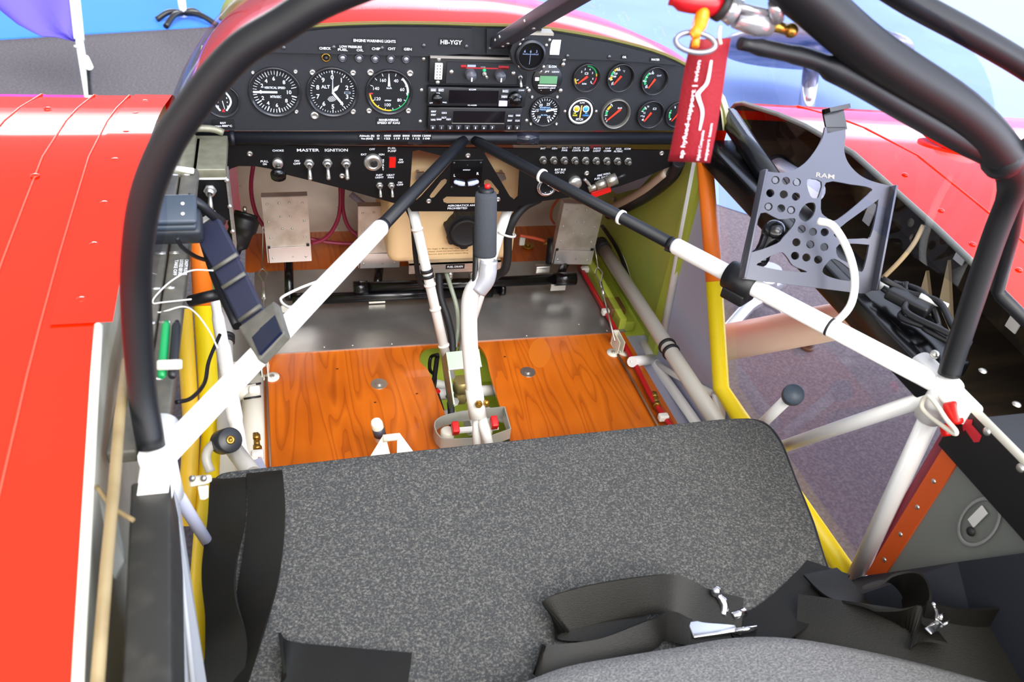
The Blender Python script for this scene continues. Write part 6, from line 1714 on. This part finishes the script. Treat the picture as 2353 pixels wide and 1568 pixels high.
MB().tube([pc(1617, 22, .70), pc(1609, 52, .70), pc(1598, 74, .695), pc(1588, 82, .695)], [.0055, .0062, .005, .003], 14, 0, 4).tube([pc(1600, 80, .70), pc(1597, 108, .70)], .0035, 10).build('toggle', mat('toggle_orange', '#f08412', .35), t)
c = pc(1598, 98, .70); ex = (pc(1643, 106, .70) - c); ey = (pc(1592, 120, .70) - c)
tag(MB().tube([c + ex*math.cos(a) + ey*math.sin(a) for a in [2*PI*i/28 for i in range(28)]], .0024, 8, closed=True).build('key_ring', mat('ring_grey', '#7d828c', .3, .6)), 'grey split ring holding the red ribbon', 'ring')
FC = [(1588, 92), (1680, 90), (1632, 376), (1535, 370)]
FP = [pc(1588, 92, .715), pc(1680, 90, .72), pc(1632, 376, .80), pc(1535, 370, .80)]
Mf = frame(FP[3], FP[0] - FP[3], FP[3] - FP[2])
Lf = (FP[0] - FP[3]).length; Wf = (FP[2] - FP[3]).length
t = thing('safety_ribbon', 'red fabric safety ribbon with white lettering hanging from the canopy latch', 'ribbon', Mf)
rows = []
for i in range(13):
    f_ = i / 12
    l_, r_ = FP[0].lerp(FP[3], f_), FP[1].lerp(FP[2], f_)
    n_ = (r_ - l_).cross(FP[3] - FP[0]).normalized()
    rows.append([l_.lerp(r_, g_) + n_*.002*math.sin(PI*f_*2 + g_) for g_ in (0, .5, 1)])
b = MB().grid(rows); rb = b.build('ribbon', REDF, t)
sm = rb.modifiers.new('s', 'SOLIDIFY'); sm.thickness = .0014; sm.offset = 0
n_ = (FP[1] - FP[0]).cross(FP[3] - FP[0]).normalized()
if n_.dot(CAM - FP[0]) < 0: n_ = -n_
def fl_(u, v): return FP[3].lerp(FP[2], v).lerp(FP[0].lerp(FP[1], v), u) + n_*.0036      # u up the ribbon, v across
def ribbon_text(b, s, u0, u1, v, h, mi=0):
    vs, fs = text_geo(s, True); xs = [q.x for q in vs]; w0, wr = min(xs), max(xs) - min(xs)
    b.add([fl_(u0 + (u1 - u0)*(q.x - w0)/wr, v - (q.y - .35)/.7*h) for q in vs], fs, mi)
b = MB()
ribbon_text(b, 'ap hyfued-support | avion', .05, .86, .25, .10)
ribbon_text(b, 'Hybrid Composite', .04, .30, .66, .07); ribbon_text(b, 'support team', .04, .36, .83, .07)
P_ = [fl_(.30, .58), fl_(.45, .57), fl_(.56, .42), fl_(.60, .38), fl_(.64, .46), fl_(.70, .56), fl_(.86, .56)]
Wd = [.002, .0035, .0035, .0045, .0035, .004, .002]
cc = catmull(P_, 5)
side = (fl_(.5, 1) - fl_(.5, 0)).normalized()
vs, fs = [], []
for i, p in enumerate(cc):
    w2 = .0010 + .0012*math.sin(PI*i/(len(cc)-1)); vs += [p - side*w2, p + side*w2]
for i in range(len(cc) - 1): fs.append((2*i, 2*i+1, 2*i+3, 2*i+2))
b.add(vs, fs)
b.build('lettering', mat('ribbon_ink', '#efd9e4', .7), rb, recalc=False)
tag(MB().tube([pc(1655, 60, .715), pc(1652, 85, .716), pc(1656, 102, .717)], .0016, 6).build('string', mat('string_cream', '#d8cfb8', .8)), 'short cream string tying the red ribbon to the latch', 'string')

# ------------------------------------------------------------------ around the aircraft
# banner on its pole, left
t = thing('banner', 'purple flag on a white pole standing on the asphalt at the left', 'flag', pZ(212, 262, ZG))
k0 = pZ(216, 300, ZG); zc_ = depth(k0)
pa, pb, pd = pc(166, -60, zc_*1.0), pc(182, 92, zc_), k0
MB().tube([pa, pb], .022, 14).build('sleeve', mat('sleeve_white', '#e4f0ec', .6), t)
MB().tube([pb, k0], .017, 14).build('pole', mat('pole_grey', '#c4ccd0', .4), t)
MB().tube([pc(203, 150, zc_*.995), pc(214, 300, zc_*.985)], .010, 10).build('black_stake', GLOSSB, t)
MB().tube([pc(196, 133, zc_*.99), pc(206, 155, zc_*.985)], .016, 10).tube([pc(172, 106, zc_), pc(186, 112, zc_*.99), pc(196, 132, zc_*.985)], .006, 8, 0, 4).build('clamp', WHT, t)
rows = []
for i in range(9):
    f_ = i / 8
    r_ = pc(166 + 2*f_*2, -60 + 152*f_, zc_)
    l_ = [pc(-120, -60, zc_), pc(-70, -20, zc_), pc(-20, 6, zc_), pc(10, 32, zc_), pc(40, 56, zc_), pc(70, 72, zc_), pc(95, 83, zc_), pc(130, 84, zc_), pc(172, 94, zc_)][i]
    rows.append([l_.lerp(r_, g_) + (CAM - l_).normalized()*.03*math.sin(g_*7 + f_*4)*math.sin(PI*g_) for g_ in [j/8 for j in range(9)]])
fb = MB().grid(rows).build('fabric', PURPLE, t)
sm = fb.modifiers.new('s', 'SOLIDIFY'); sm.thickness = .004
# tripod foot on the blue carpet
c0 = pZ(422, 38, ZG + .02)
t = thing('display_stand', 'black and white stand with four curved black feet on the blue carpet', 'stand', c0)
MB().tube([c0 + V((0, 0, 0)), c0 + V((0, 0, .12))], .022, 12).build('white_post', mat('post_white', '#cfd4de', .4), t)
MB().tube([c0 + V((0, 0, .12)), c0 + V((0, 0, .9))], .024, 12).build('black_post', BLK, t)
for px, py in ((360, 45), (381, 61), (467, 38), (500, 58)):
    q = pZ(px, py, ZG + .02); md = c0.lerp(q, .5) + V((0, 0, .035))
    MB().tube([c0 + V((0, 0, .02)), md, q], .016, 10, 0, 5).build('foot', BLK, t)
# round high table with a chrome leg, right
pb = pZ(1846, 300, ZG); zc_ = depth(pb)
tp = pc(1868, 132, zc_*.985)
t = thing('high_table', 'round high table with silver rim and chrome leg beyond the right wing', 'table', pb)
up_ = (tp - pb)
MB().tube([pb, tp], .045, 20).build('leg', mat('leg_chrome', '#c8c4cc', .12, .9), t)
MB().tube([tp - up_*.02, tp], .075, 20).build('flange', STEEL, t)
ctr = tp + up_*.02
b = MB(dirframe(ctr + up_.normalized()*.0, up_)).lathe([(.00001, 0), (.48, .0), (.50, .02), (.50, .05), (.48, .07), (.00001, .07)], 64)
b.build('table_top', mat('table_edge', '#8f8594', .3, .3, noise=(8, '#4e5670', .45, .6)), t)
# polished star base and beige fairing seen through the door window
c0 = pZ(1742, 700, ZG + .05)
t = thing('star_base', 'polished aluminium star base with curved webs standing below the right wing', 'base', c0)
b = MB()
tips = [pZ(1640, 668, ZG + .05), pZ(1625, 815, ZG + .04), pZ(1860, 790, ZG + .04), pZ(1800, 655, ZG + .05)]
top = c0 + V((0, 0, .06))
for q in tips: b.tube([top, top.lerp(q, .5) + V((0, 0, .01)), q], [.034, .024, .016], 12, 0, 5)
for q, r in zip(tips, tips[1:] + tips[:1]):
    b.tube([top.lerp(q, .35), top.lerp((q + r)/2, .16), top.lerp(r, .35)], .012, 10, 0, 6)
b.build('legs', mat('star_polish', '#dcdce2', .16, .85), t)
MB(T(*top)).cyl(.040, -.02, .10, 20).build('hub', mat('star_polish', '#dcdce2', .16, .85), t)
q = pZ(1862, 782, ZG + .04)
MB(T(*q)).cyl(.016, -.02, .05, 14).cyl(.022, -.04, -.02, 16, 1).build('foot', [STEEL, mat('foot_brown', '#4a3228', .4)], t)
t = thing('gear_fairing', 'long beige tube lying behind the yellow door post, seen through the window', 'tube', pX(1800, 770, .80))
q0, q1 = pc(1600, 800, 1.95), pc(2012, 722, 1.75)
MB().tube([q0, q1], [.043, .040], 24).build('tube', BEIGE, t)
# people and hall walls are outside the frame: nothing is built for them
